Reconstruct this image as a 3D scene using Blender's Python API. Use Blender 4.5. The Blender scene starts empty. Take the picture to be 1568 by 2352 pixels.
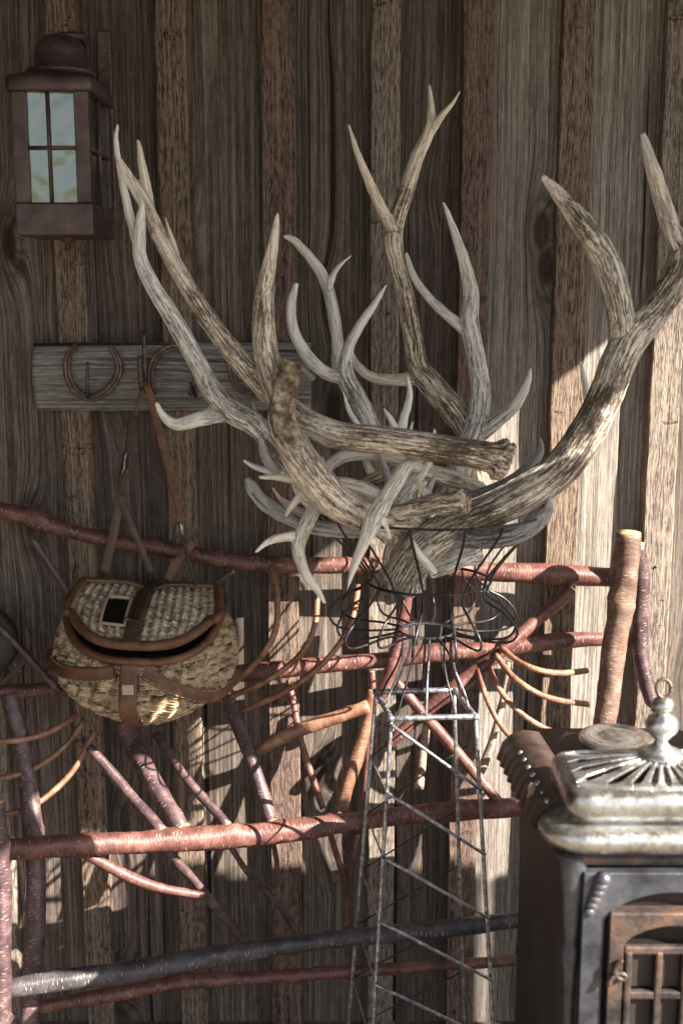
import bpy, bmesh, math, random
import numpy as np
from mathutils import Vector, Matrix, noise
random.seed(7); np.random.seed(7)
R = math.radians
scene = bpy.context.scene

# ------------------------------------------------------------------ camera
PITCH = R(10.5); CAMZ = 1.97; CAMD = 2.9
FPX = 3400/3000*2352; CX, CY = 784.0, 1176.0          # focal length and centre, in a 1568 x 2352 frame
cam_d = bpy.data.cameras.new('camera'); cam = bpy.data.objects.new('camera', cam_d)
scene.collection.objects.link(cam); scene.camera = cam
cam.location = (0, -CAMD, CAMZ); cam.rotation_euler = (math.pi/2-PITCH, 0, 0)
cam_d.sensor_fit = 'VERTICAL'; cam_d.sensor_height = 36; cam_d.lens = 3400/3000*36
cam_d.clip_start = .05; cam_d.clip_end = 3000
cam_d.dof.use_dof = True; cam_d.dof.focus_distance = 2.62; cam_d.dof.aperture_fstop = 2.8

# ------------------------------------------------------------------ light
SUN = Vector((1.75, -1.0, 1.33)).normalized()
world = bpy.data.worlds.new('World'); scene.world = world; world.use_nodes = True
nt = world.node_tree; bg = nt.nodes['Background']
sky = nt.nodes.new('ShaderNodeTexSky'); sky.sky_type = 'NISHITA'; sky.sun_disc = False
sky.sun_elevation = math.asin(SUN.z); sky.sun_rotation = math.atan2(SUN.x, SUN.y)
hs = nt.nodes.new('ShaderNodeHueSaturation'); hs.inputs['Saturation'].default_value = .5
nt.links.new(sky.outputs[0], hs.inputs['Color']); nt.links.new(hs.outputs[0], bg.inputs[0]); bg.inputs[1].default_value = .054
sl = bpy.data.lights.new('sun', 'SUN'); sl.energy = 5.0; sl.angle = R(.4); sl.color = (1, .90, .77)
so = bpy.data.objects.new('sun', sl); scene.collection.objects.link(so)
so.rotation_euler = SUN.to_track_quat('Z', 'Y').to_euler(); so.location = (4, -5, 5)
vs = scene.view_settings; vs.view_transform = 'Standard'; vs.look = 'None'; vs.gamma = 1; vs.exposure = 2.22

# ------------------------------------------------------------------ helpers
def P(x, y, d):
    """point on the sight line through (x, y) that stands d metres out from the wall; also its camera depth"""
    a = (x-CX)/FPX; b = (CY-y)/FPX
    dy = math.cos(PITCH)+b*math.sin(PITCH); dz = -math.sin(PITCH)+b*math.cos(PITCH)
    t = (CAMD-d)/dy
    return Vector((a*t, -CAMD+dy*t, CAMZ+dz*t)), t
def PZ(x, y, z):
    a = (x-CX)/FPX; b = (CY-y)/FPX
    dy = math.cos(PITCH)+b*math.sin(PITCH); dz = -math.sin(PITCH)+b*math.cos(PITCH)
    t = (z-CAMZ)/dz
    return Vector((a*t, -CAMD+dy*t, z))
def link(o, parent=None):
    scene.collection.objects.link(o)
    if parent: o.parent = parent
    return o
def mk(name, verts, faces, mat, parent=None, smooth=True, attr=None, fm=None):
    me = bpy.data.meshes.new(name); me.from_pydata([tuple(v) for v in verts], [], faces); me.update()
    for m in (mat if isinstance(mat, (list, tuple)) else [mat]): me.materials.append(m)
    if smooth: me.polygons.foreach_set('use_smooth', [True]*len(me.polygons))
    if fm: me.polygons.foreach_set('material_index', fm)
    if attr is not None:
        a = me.attributes.new('strand', 'FLOAT_VECTOR', 'POINT'); a.data.foreach_set('vector', np.asarray(attr, dtype=float).ravel())
    o = bpy.data.objects.new(name, me)
    link(o, parent)
    if parent:   # parents are empties with a location; keep the points where they are
        o.matrix_parent_inverse = Matrix.Translation(-parent_loc(parent))
    return o
LOC = {}
def parent_loc(p):
    return LOC.get(p.name, Vector((0, 0, 0)))
def thing(name, label, cat, loc=(0, 0, 0), group=None):
    o = bpy.data.objects.new(name, None); o.empty_display_size = .05; link(o); o.location = loc; LOC[o.name] = Vector(loc)
    return tag(o, label, cat, group)
def tag(o, label, cat, group=None, kind=None):
    if label: o['label'] = label
    if cat: o['category'] = cat
    if group: o['group'] = group
    if kind: o['kind'] = kind
    return o
def catmull(pts, step):
    """pts: rows of numbers (x,y,z,r...) -> densely sampled rows"""
    pts = np.array(pts, float)
    if len(pts) == 2: pts = np.vstack([pts[0], pts.mean(0), pts[1]])
    q = np.vstack([2*pts[0]-pts[1], pts, 2*pts[-1]-pts[-2]]); out = []
    for i in range(1, len(q)-2):
        a, b, c, e = q[i-1], q[i], q[i+1], q[i+2]
        n = max(2, int(np.linalg.norm((c-b)[:3])/step))
        for k in range(n):
            t = k/n
            out.append(.5*((2*b)+(-a+c)*t+(2*a-5*b+4*c-e)*t*t+(-a+3*b-3*c+e)*t**3))
    out.append(q[-2]); return np.array(out)
def frames(p):
    T = np.gradient(p, axis=0); T /= np.linalg.norm(T, axis=1)[:, None]+1e-9
    n = np.cross(T[0], [0.31, .2, .93]); n /= np.linalg.norm(n); N = []
    for t in T:
        n = n-t*np.dot(n, t); n /= np.linalg.norm(n)+1e-9; N.append(n)
    N = np.array(N); return T, N, np.cross(T, N)
def tube_geo(rows, sides=12, wob=0, flat=1.0, v0=0, seed=0, round_end=False):
    """rows (x,y,z,r) -> verts, faces, strand attr, face material (1 = cut end)"""
    rows = np.array(rows); p = rows[:, :3]; r = np.maximum(rows[:, 3], .0004); T, N, B = frames(p)
    s = np.concatenate([[0], np.cumsum(np.linalg.norm(np.diff(p, axis=0), axis=1))])
    V = []; A = []; F = []; M = []
    rg = random.Random(int(seed*977)+len(p)); bumps = [(s[-1]*rg.random(), rg.random()*6.283, .25+.35*rg.random()) for _ in range(int(s[-1]*7)+1)] if wob >= .1 else []
    for i in range(len(p)):
        for k in range(sides):
            th = 2*math.pi*k/sides; c, sn = math.cos(th), math.sin(th)
            rr = r[i]
            if wob: rr *= 1+wob*noise.noise(Vector((c*1.3+seed, sn*1.3, s[i]*14)))+wob*.5*noise.noise(Vector((c*2.5, sn*2.5+seed, s[i]*60)))
            for bs_, bt_, bh_ in bumps:
                if abs(s[i]-bs_) < .03:
                    da = (th-bt_+math.pi) % (2*math.pi)-math.pi; rr *= 1+bh_*.7*math.exp(-((s[i]-bs_)/.009)**2-(da/.4)**2)
            V.append(p[i]+(N[i]*c+B[i]*sn*flat)*rr); A.append((c*r[i], sn*r[i], s[i]))
    n = len(p)
    for i in range(n-1):
        for k in range(sides):
            a = i*sides+k; b = i*sides+(k+1) % sides
            F.append((v0+a, v0+b, v0+b+sides, v0+a+sides)); M.append(0)
    for i, sg in ((0, -1), (n-1, 1)):
        c = len(V); V.append(p[i]+T[i]*sg*r[i]*.12); A.append((0, 0, s[i]))
        for k in range(sides):
            a = i*sides+k; b = i*sides+(k+1) % sides
            F.append((v0+c, v0+b, v0+a) if sg < 0 else (v0+c, v0+a, v0+b)); M.append(1)
    return V, F, A, M
def img_path(pts, step=.012):
    """(x, y, width, d) rows along sight lines -> 3D rows with radius"""
    o = []
    for x, y, w, d in pts:
        p, t = P(x, y, d); o.append((p.x, p.y, p.z, w/2*t/FPX))
    return catmull(o, step)
def tube(name, rows, mat, parent=None, sides=12, wob=0, seed=0, flat=1.0):
    V, F, A, M = tube_geo(rows, sides, wob, flat, seed=seed)
    if not isinstance(mat, (list, tuple)): M = None
    return mk(name, V, F, mat, parent, attr=A, fm=M)
def wire(name, pts, r, mat, parent=None, sides=8, step=.008):
    rows = catmull([tuple(p)+(r,) for p in pts], step); return tube(name, rows, mat, parent, sides)
def straight(name, pts, r, mat, parent, sides=8):
    rows = []
    for a, b in zip(pts[:-1], pts[1:]):
        a = np.array(a); b = np.array(b)
        for t in np.linspace(0, 1, 6)[:-1]: rows.append(tuple(a+(b-a)*t)+(r,))
    rows.append(tuple(pts[-1])+(r,)); return tube(name, rows, mat, parent, sides)
def box_geo(x0, x1, y0, y1, z0, z1, v0=0):
    V = [(x, y, z) for x in (x0, x1) for y in (y0, y1) for z in (z0, z1)]
    F = [(0, 1, 3, 2), (4, 6, 7, 5), (0, 4, 5, 1), (2, 3, 7, 6), (0, 2, 6, 4), (1, 5, 7, 3)]
    return V, [tuple(i+v0 for i in f) for f in F]
def bevel(o, w, seg=2):
    m = o.modifiers.new('bevel', 'BEVEL'); m.width = w; m.segments = seg; m.limit_method = 'ANGLE'; return o
def box(name, b, mat, parent=None, bv=0):
    V, F = box_geo(*b); o = mk(name, V, F, mat, parent, smooth=False)
    if bv: bevel(o, bv)
    return o
def boxes(name, bs, mat, parent=None, bv=0):
    V = []; F = []
    for b in bs:
        v, f = box_geo(*b, v0=len(V)); V += v; F += f
    o = mk(name, V, F, mat, parent, smooth=False)
    if bv: bevel(o, bv)
    return o
def lathe(name, prof, c, mat, parent=None, n=40):
    V = []; F = []
    for r, z in prof:
        for k in range(n): V.append((c[0]+r*math.cos(2*math.pi*k/n), c[1]+r*math.sin(2*math.pi*k/n), c[2]+z))
    for i in range(len(prof)-1):
        for k in range(n):
            a = i*n+k; b = i*n+(k+1) % n; F.append((a, b, b+n, a+n))
    return mk(name, V, F, mat, parent)
def rrect(cx, cy, hx, hy, r, n=6):
    out = []
    for qx, qy, a0 in ((1, 1, 0), (-1, 1, 90), (-1, -1, 180), (1, -1, 270)):
        for k in range(n+1):
            a = R(a0+90*k/n); out.append((cx+qx*(hx-r)+r*math.cos(a), cy+qy*(hy-r)+r*math.sin(a)))
    return out
def ringloft(name, cx, cy, hx, hy, prof, r, mat, parent=None, cap=False, n=6):
    V = []; F = []; m = None
    for off, z in prof:
        loop = rrect(cx, cy, hx+off, hy+off, max(.004, r+off), n); m = len(loop); V += [(x, y, z) for x, y in loop]
    for i in range(len(prof)-1):
        for k in range(m):
            a = i*m+k; b = i*m+(k+1) % m; F.append((a, b, b+m, a+m))
    if cap: F.append(tuple(range((len(prof)-1)*m, len(prof)*m))); F.append(tuple(reversed(range(m))))
    return mk(name, V, F, mat, parent)

# ------------------------------------------------------------------ materials
class N:
    def __init__(s, name):
        s.m = bpy.data.materials.new(name); s.m.use_nodes = True; s.t = s.m.node_tree; s.b = s.t.nodes['Principled BSDF']
    def n(s, typ, **kw):
        o = s.t.nodes.new('ShaderNode'+typ)
        for k, v in kw.items():
            if k in o.inputs: 
                if isinstance(v, bpy.types.NodeSocket): s.t.links.new(v, o.inputs[k])
                else: o.inputs[k].default_value = v
            else: setattr(o, k, v)
        return o
    def l(s, a, b): s.t.links.new(a, b)
    def map(s, vec, scale, loc=(0, 0, 0)):
        o = s.n('Mapping'); s.l(vec, o.inputs[0]); o.inputs['Scale'].default_value = scale; o.inputs['Location'].default_value = loc; return o.outputs[0]
    def noise(s, vec, scale, detail=4, rough=.6, dist=0):
        o = s.n('TexNoise'); s.l(vec, o.inputs['Vector']); o.inputs['Scale'].default_value = scale; o.inputs['Detail'].default_value = detail
        o.inputs['Roughness'].default_value = rough; o.inputs['Distortion'].default_value = dist; return o.outputs['Fac']
    def ramp(s, f, stops):
        o = s.n('ValToRGB'); s.l(f, o.inputs[0]); e = o.color_ramp.elements
        while len(e) < len(stops): e.new(.5)
        for el, (p, c) in zip(e, stops): el.position = p; el.color = (tuple(c)+(1,))[:4] if isinstance(c, (tuple, list)) else (c, c, c, 1)
        return o.outputs[0]
    def mix(s, f, a, b, mode='MIX'):
        o = s.n('MixRGB'); o.blend_type = mode
        for i, v in enumerate((f, a, b)):
            if isinstance(v, bpy.types.NodeSocket): s.l(v, o.inputs[i])
            else: o.inputs[i].default_value = v if i == 0 else (tuple(v)+(1,) if isinstance(v, (tuple, list)) else (v, v, v, 1))
        return o.outputs[0]
    def math(s, op, a, b=0, c=0):
        o = s.n('Math'); o.operation = op
        for i, v in enumerate((a, b, c)):
            if isinstance(v, bpy.types.NodeSocket): s.l(v, o.inputs[i])
            else: o.inputs[i].default_value = v
        return o.outputs[0]
    def bump(s, h, dist, strength=1):
        o = s.n('Bump'); s.l(h, o.inputs['Height']); o.inputs['Distance'].default_value = dist; o.inputs['Strength'].default_value = strength
        s.l(o.outputs[0], s.b.inputs['Normal'])
    def fin(s, col=None, rough=.6, metal=0, spec=None):
        if col is not None:
            if isinstance(col, bpy.types.NodeSocket): s.l(col, s.b.inputs['Base Color'])
            else: s.b.inputs['Base Color'].default_value = tuple(col)+(1,)
        if isinstance(rough, bpy.types.NodeSocket): s.l(rough, s.b.inputs['Roughness'])
        else: s.b.inputs['Roughness'].default_value = rough
        if isinstance(metal, bpy.types.NodeSocket): s.l(metal, s.b.inputs['Metallic'])
        else: s.b.inputs['Metallic'].default_value = metal
        if spec is not None: s.b.inputs['Specular IOR Level'].default_value = spec
        return s.m

def wood(name, dark, mid, light, rough_sawn=0, horiz=False, knots=.5):
    m = N(name); tc = m.n('TexCoord').outputs['Object']; oi = m.n('ObjectInfo').outputs['Random']
    off = m.n('CombineXYZ'); m.l(m.math('MULTIPLY', oi, 37.0), off.inputs[0]); m.l(m.math('MULTIPLY', oi, 11.0), off.inputs[1]); m.l(m.math('MULTIPLY', oi, 23.0), off.inputs[2])
    va = m.n('VectorMath'); va.operation = 'ADD'; m.l(tc, va.inputs[0]); m.l(off.outputs[0], va.inputs[1]); v = va.outputs[0]
    if horiz:
        rot = m.n('Mapping'); m.l(v, rot.inputs[0]); rot.inputs['Rotation'].default_value = (0, R(90), 0); v = rot.outputs[0]
    # knots: sparse cells; the grain bends round them
    kv = m.map(v, (6.5, 0, 2.6)); vo = m.n('TexVoronoi'); m.l(kv, vo.inputs['Vector']); vo.inputs['Scale'].default_value = 1; vo.inputs['Randomness'].default_value = 1
    kd = m.math('MULTIPLY', vo.outputs['Distance'], 1)
    sel = m.math('GREATER_THAN', m.n('SeparateColor', Color=vo.outputs['Color']).outputs[0], 1-knots)
    bend = m.math('MULTIPLY', m.math('EXPONENT', m.math('MULTIPLY', m.math('MULTIPLY', kd, kd), -16)), sel)
    sx = m.n('SeparateXYZ'); m.l(v, sx.inputs[0])
    wav = m.noise(m.map(v, (2.5, 2.5, 1.2)), 1, 2)
    gx = m.math('ADD', m.math('ADD', sx.outputs[0], m.math('MULTIPLY', bend, .05)), m.math('MULTIPLY', wav, .022))
    cv = m.n('CombineXYZ'); m.l(gx, cv.inputs[0]); m.l(sx.outputs[1], cv.inputs[1]); m.l(sx.outputs[2], cv.inputs[2]); g = cv.outputs[0]
    g1 = m.noise(m.map(g, (170, 60, 1.9)), 1, 4, .7)
    g2 = m.noise(m.map(g, (520, 420, 22)), 1, 4, .75)
    big = m.noise(m.map(v, (5, 5, 1.3)), 1, 3, .6)
    blot = m.noise(m.map(v, (14, 14, 9)), 1, 5, .65)
    f = m.math('ADD', m.math('MULTIPLY', g1, .55), m.math('MULTIPLY', g2, .45))
    col = m.ramp(f, [(.37, dark), (.49, mid), (.60, light)])
    col = m.mix(m.math('MULTIPLY', m.ramp(big, [(.35, 0), (.7, 1)]), .55), col, m.mix(.5, col, tuple(c*.35 for c in mid)))
    col = m.mix(m.math('MULTIPLY', m.ramp(blot, [(.52, 0), (.72, 1)]), .5), col, tuple(c*.45 for c in mid))
    kmask = m.math('MULTIPLY', m.ramp(kd, [(.10, 1), (.17, 0)]), sel)
    kring = m.math('MULTIPLY', m.ramp(kd, [(.15, 0), (.2, 1), (.30, 0)]), m.math('MULTIPLY', sel, .5))
    col = m.mix(kring, col, tuple(c*.4 for c in dark)); col = m.mix(m.math('MULTIPLY', kmask, .85), col, (dark[0]*.7, dark[1]*.55, dark[2]*.45))
    h = m.math('ADD', m.math('MULTIPLY', g1, .6), m.math('MULTIPLY', g2, .4))
    if rough_sawn:
        # furry saw marks: short torn fibres, and a few cross cuts
        fib = m.noise(m.map(g, (260, 200, 34)), 1, 5, .75)
        fr = m.ramp(fib, [(.44, 0), (.60, 1)])
        col = m.mix(m.math('MULTIPLY', fr, .62*rough_sawn), col, light, 'MIX')
        col = m.mix(m.math('MULTIPLY', m.ramp(fib, [(.34, 1), (.47, 0)]), .55*rough_sawn), col, tuple(c*.5 for c in dark))
        cr = m.noise(m.map(v, (9, 4, 21)), 1, 4, .55)
        cm = m.ramp(cr, [(.668, 0), (.678, 1), (.684, 1), (.694, 0)])
        col = m.mix(m.math('MULTIPLY', cm, .8), col, tuple(c*.25 for c in dark))
        h = m.math('ADD', m.math('MULTIPLY', fib, 1.3), m.math('MULTIPLY', cm, -.6))
    else:
        cross = m.noise(m.map(v, (40, 40, 330)), 1, 2, .5)
        h = m.math('ADD', h, m.math('MULTIPLY', cross, .25))
        crack = m.noise(m.map(g, (48, 20, .55)), 1, 1, .4)
        ck = m.ramp(crack, [(.27, 1), (.30, 0)])
        col = m.mix(m.math('MULTIPLY', ck, .85), col, tuple(c*.2 for c in dark)); h = m.math('ADD', h, m.math('MULTIPLY', ck, -1.0))
    h = m.math('ADD', h, m.math('MULTIPLY', kmask, -.5))
    m.bump(h, .0035 if rough_sawn else .0018, 1)
    return m.fin(col, .82, 0, .25)

M = {}
M['brown_board'] = wood('brown_board', (.026, .021, .018), (.105, .084, .072), (.27, .225, .195), knots=.4)
M['red_board'] = wood('red_board', (.026, .020, .018), (.088, .069, .062), (.22, .18, .16), knots=.4)
M['batten_red'] = wood('batten_red', (.02, .013, .011), (.075, .050, .042), (.30, .215, .175), rough_sawn=1, knots=.4)
M['grey_board'] = wood('grey_board', (.06, .052, .047), (.22, .195, .175), (.48, .43, .385), knots=.35)
M['batten_wood'] = wood('batten_wood', (.022, .015, .011), (.095, .066, .050), (.36, .275, .215), rough_sawn=1, knots=.45)
M['batten_grey'] = wood('batten_grey', (.03, .023, .019), (.12, .094, .078), (.42, .355, .30), rough_sawn=1, knots=.4)
M['slab_wood'] = wood('slab_wood', (.03, .028, .028), (.17, .162, .16), (.42, .405, .395), horiz=True, knots=.12)

def bone(name, pale, mid, dark, amount=.5, pitch=1.0):
    m = N(name); a = m.n('Attribute'); a.attribute_name = 'strand'; v = a.outputs['Vector']
    tp = m.n('Attribute'); tp.attribute_name = 'tip'; tip = tp.outputs['Fac']
    obj = m.n('TexCoord').outputs['Object']
    st = m.noise(m.map(v, (230*pitch, 230*pitch, 15)), 1, 5, .72, .5)
    sp = m.noise(m.map(v, (330, 330, 95)), 1, 4, .75)
    big = m.noise(obj, 7, 4, .6)
    d = m.math('ADD', m.math('MULTIPLY', st, .6), m.math('MULTIPLY', sp, .4))
    # polished pale tips, stained shafts
    d = m.math('ADD', d, m.math('MULTIPLY', m.math('SUBTRACT', tip, .35), .22)); d = m.math('ADD', d, m.math('MULTIPLY', m.math('SUBTRACT', big, .5), .35))
    lo = .5-.14+amount*.14
    ln_ = m.math('ABSOLUTE', m.math('SUBTRACT', m.noise(m.map(v, (78*pitch, 78*pitch, 7)), 1, 3, .55, .2), .5))
    gr = m.math('MULTIPLY', m.ramp(ln_, [(.0, 1), (.018, .9), (.05, 0)]), m.math('SUBTRACT', 1.0, m.math('MULTIPLY', tip, .75)))
    col = m.ramp(d, [(lo-.05, dark), (lo+.005, mid), (lo+.055, pale), (.75, tuple(min(1, c*1.12) for c in pale))])
    fine = m.noise(obj, 240, 3, .7); col = m.mix(m.math('MULTIPLY', m.ramp(fine, [(.55, 0), (.72, 1)]), .45), col, mid)
    col = m.mix(m.math('MULTIPLY', gr, .45+.35*amount), col, dark)
    m.bump(m.math('SUBTRACT', m.math('ADD', d, m.math('MULTIPLY', fine, .15)), m.math('MULTIPLY', gr, .5)), .004, 1)
    return m.fin(col, .5, 0, .35)
M['bone_pale'] = bone('bone_pale', (.84, .815, .77), (.45, .42, .38), (.10, .08, .065), .22)
M['bone_brown'] = bone('bone_brown', (.84, .75, .63), (.38, .285, .205), (.085, .058, .04), .36)
M['bone_mid'] = bone('bone_mid', (.84, .78, .69), (.42, .35, .28), (.08, .06, .045), .36)
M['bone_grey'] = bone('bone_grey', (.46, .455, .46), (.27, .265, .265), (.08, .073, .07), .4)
m = N('bone_core'); t = m.n('TexCoord').outputs['Object']; f = m.noise(t, 45, 5, .65)
m.bump(f, .003); M['core'] = m.fin(m.ramp(f, [(.38, (.08, .05, .03)), (.5, (.24, .165, .10)), (.62, (.50, .41, .30))]), .8)

def bark(name, dark, mid, light, spots=.5, rough=.42):
    m = N(name); a = m.n('Attribute'); a.attribute_name = 'strand'; v = a.outputs['Vector']; obj = m.n('TexCoord').outputs['Object']
    n1 = m.noise(obj, 22, 5, .65); n2 = m.noise(m.map(v, (60, 60, 260)), 1, 4, .6)
    col = m.ramp(m.math('ADD', m.math('MULTIPLY', n1, .7), m.math('MULTIPLY', n2, .3)), [(.34, dark), (.5, mid), (.68, light)])
    vo = m.n('TexVoronoi'); m.l(m.map(v, (42, 42, 190)), vo.inputs['Vector']); vo.inputs['Scale'].default_value = 1
    sel = m.math('GREATER_THAN', m.n('SeparateColor', Color=vo.outputs['Color']).outputs[0], 1-spots)
    sp = m.math('MULTIPLY', m.ramp(vo.outputs['Distance'], [(.17, 1), (.27, 0)]), sel)
    col = m.mix(m.math('MULTIPLY', sp, .8), col, (.42, .33, .28))
    scuff = m.noise(obj, 55, 5, .75); col = m.mix(m.math('MULTIPLY', m.ramp(scuff, [(.60, 0), (.72, 1)]), .5), col, (.30, .21, .17))
    m.bump(m.math('ADD', m.math('ADD', n2, m.math('MULTIPLY', sp, 1.2)), n1), .0016)
    return m.fin(col, rough, 0, .5)
M['bark'] = bark('bark', (.045, .020, .018), (.125, .050, .043), (.25, .125, .10), .38)
M['bark_dark'] = bark('bark_dark', (.028, .018, .021), (.078, .046, .052), (.19, .12, .125), .3)
M['bark_grey'] = bark('bark_grey', (.02, .018, .022), (.05, .045, .052), (.11, .10, .11), .25)
M['twig'] = bark('twig', (.09, .038, .026), (.22, .105, .066), (.42, .26, .175), .2)
M['bark_old'] = bark('bark_old', (.055, .03, .023), (.145, .085, .062), (.32, .215, .165), .45, .65)
M['dry_stick'] = bark('dry_stick', (.12, .08, .06), (.30, .22, .17), (.5, .40, .32), .4, .7)
m = N('cut_wood'); t = m.n('TexCoord').outputs['Object']; f = m.noise(t, 90, 4); M['cut'] = m.fin(m.ramp(f, [(.3, (.33, .16, .07)), (.7, (.62, .42, .22))]), .7)

m = N('lantern_metal'); t = m.n('TexCoord').outputs['Object']; f = m.noise(t, 18, 5, .6)
m.bump(m.noise(t, 70, 3), .001); M['lantern'] = m.fin(m.ramp(f, [(.3, (.055, .038, .038)), (.5, (.095, .068, .068)), (.7, (.15, .10, .085))]), .5, .5)
m = N('old_glass'); t = m.n('TexCoord').outputs['Object']; m.bump(m.noise(t, 9, 2), .006)
M['glass'] = m.fin((.21, .225, .205), .14, .8, .5)
m = N('iron'); t = m.n('TexCoord').outputs['Object']; f = m.noise(t, 60, 5, .7)
m.bump(f, .001); M['iron'] = m.fin(m.ramp(f, [(.35, (.06, .048, .044)), (.55, (.12, .085, .07)), (.72, (.26, .19, .16))]), .45, .6)
m = N('zinc_wire'); t = m.n('TexCoord').outputs['Object']; f = m.noise(t, 75, 5, .75)
m.bump(f, .0006); M['zinc'] = m.fin(m.ramp(f, [(.32, (.07, .068, .078)), (.48, (.26, .27, .31)), (.64, (.58, .60, .65))]), .4, .75)
m = N('dark_wire'); t = m.n('TexCoord').outputs['Object']; f = m.noise(t, 60, 5, .7)
M['dwire'] = m.fin(m.ramp(f, [(.35, (.022, .02, .023)), (.6, (.055, .05, .055)), (.75, (.13, .115, .11))]), .36, .7)
def leather(name, a, b, rough=.55):
    m = N(name); t = m.n('TexCoord').outputs['Object']; f = m.noise(t, 30, 5, .65); g = m.noise(t, 260, 3, .7)
    m.bump(m.math('ADD', f, m.math('MULTIPLY', g, .5)), .0012); return m.fin(m.ramp(f, [(.3, a), (.7, b)]), rough)
M['leather'] = leather('leather', (.06, .026, .014), (.19, .088, .042))
M['leather_dark'] = leather('leather_dark', (.018, .011, .009), (.06, .032, .022))
M['leather_worn'] = leather('leather_worn', (.045, .025, .015), (.12, .068, .042))
m = N('thread'); M['thread'] = m.fin((.40, .34, .26), .8)
m = N('willow'); a = m.n('Attribute'); a.attribute_name = 'strand'; v = a.outputs['Vector']
f = m.noise(m.map(v, (1.1, 1, 0)), 1, 2, .6); g = m.noise(m.map(v, (5, 7.7, 0)), 1, 2, .7)
M['willow'] = m.fin(m.ramp(m.math('ADD', m.math('MULTIPLY', f, .5), m.math('MULTIPLY', g, .5)), [(.38, (.06, .036, .02)), (.47, (.30, .205, .12)), (.57, (.62, .49, .32))]), .55)
m = N('willow_grey'); a = m.n('Attribute'); a.attribute_name = 'strand'; v = a.outputs['Vector']
f = m.noise(m.map(v, (1.1, 1, 0)), 1, 2, .6); g = m.noise(m.map(v, (5, 7.7, 0)), 1, 2, .7)
M['willow_lid'] = m.fin(m.ramp(m.math('ADD', m.math('MULTIPLY', f, .5), m.math('MULTIPLY', g, .5)), [(.38, (.08, .052, .03)), (.48, (.30, .225, .15)), (.59, (.62, .52, .38))]), .5)
m = N('basket_shade'); M['inside'] = m.fin((.014, .010, .008), .9)  # near-black, stands in for the shade inside the creel
m = N('nickel'); t = m.n('TexCoord').outputs['Object']; f = m.noise(t, 14, 5, .7); g = m.noise(t, 80, 4, .7)
M['nickel'] = m.fin(m.ramp(f, [(.35, (.30, .27, .24)), (.5, (.55, .55, .54)), (.7, (.68, .69, .69))]), m.ramp(g, [(.3, .18), (.7, .42)]), .92)
m.bump(g, .0005)
m = N('rusty_iron'); t = m.n('TexCoord').outputs['Object']; f = m.noise(t, 16, 6, .7); g = m.noise(t, 130, 4, .7)
m.bump(m.math('ADD', f, g), .0014)
M['rust'] = m.fin(m.ramp(f, [(.34, (.035, .030, .032)), (.48, (.10, .075, .066)), (.62, (.20, .115, .08)), (.72, (.30, .27, .26))]), .5, .5)
m = N('blued_iron'); t = m.n('TexCoord').outputs['Object']; f = m.noise(t, 10, 6, .7); g = m.noise(t, 100, 4, .7); m.bump(g, .001)
M['blued'] = m.fin(m.ramp(f, [(.35, (.05, .052, .066)), (.55, (.13, .14, .17)), (.72, (.24, .20, .19))]), .38, .7)
m = N('soot'); t = m.n('TexCoord').outputs['Object']; f = m.noise(t, 9, 5); M['soot'] = m.fin(m.ramp(f, [(.3, (.022, .018, .018)), (.7, (.055, .042, .04))]), .6, .3)
m = N('dark_rust'); t = m.n('TexCoord').outputs['Object']; f = m.noise(t, 24, 6, .7); m.bump(f, .0012); M['skirt'] = m.fin(m.ramp(f, [(.35, (.03, .022, .02)), (.6, (.085, .055, .045))]), .5, .4)
m = N('gravel'); t = m.n('TexCoord').outputs['Object']; f = m.noise(t, 60, 6, .75); g = m.noise(t, .6, 4)
m.bump(f, .02); M['ground'] = m.fin(m.mix(m.ramp(g, [(.35, 0), (.65, 1)]), m.ramp(f, [(.3, (.10, .08, .06)), (.7, (.26, .22, .17))]), m.ramp(f, [(.3, (.09, .075, .055)), (.7, (.24, .20, .15))])), .9)
m = N('hillside'); t = m.n('TexCoord').outputs['Object']; f = m.noise(t, .09, 6, .7); M['hill'] = m.fin(m.ramp(f, [(.38, (.03, .045, .03)), (.5, (.14, .15, .06)), (.62, (.32, .28, .14))]), .95)
m = N('roof_boards'); t = m.n('TexCoord').outputs['Object']; f = m.noise(m.map(t, (3, 60, 3)), 1, 4); M['roof'] = m.fin(m.ramp(f, [(.3, (.04, .028, .02)), (.7, (.12, .09, .07))]), .8)

# ------------------------------------------------------------------ ground, far land
g = mk('ground', [(-160, 1, 0), (-160, -160, 0), (160, -160, 0), (160, 1, 0)], [(0, 1, 2, 3)], M['ground'], smooth=False); tag(g, None, None, kind='structure')
V = []; F = []; NX = 80
for j in range(8):
    for i in range(NX):
        a = math.pi+math.pi*i/(NX-1); rr = 90+j*9
        h = (j/7)**1.3*(9+9*noise.noise(Vector((i*.09, 3, 0)))+2.5*noise.noise(Vector((i*.5, j*.3, 0))))
        V.append((rr*math.cos(a)*1.3, rr*math.sin(a), h-.2))
for j in range(7):
    for i in range(NX-1):
        a = j*NX+i; F.append((a, a+1, a+1+NX, a+NX))
tag(mk('hills', V, F, M['hill']), None, None, kind='structure')

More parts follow.
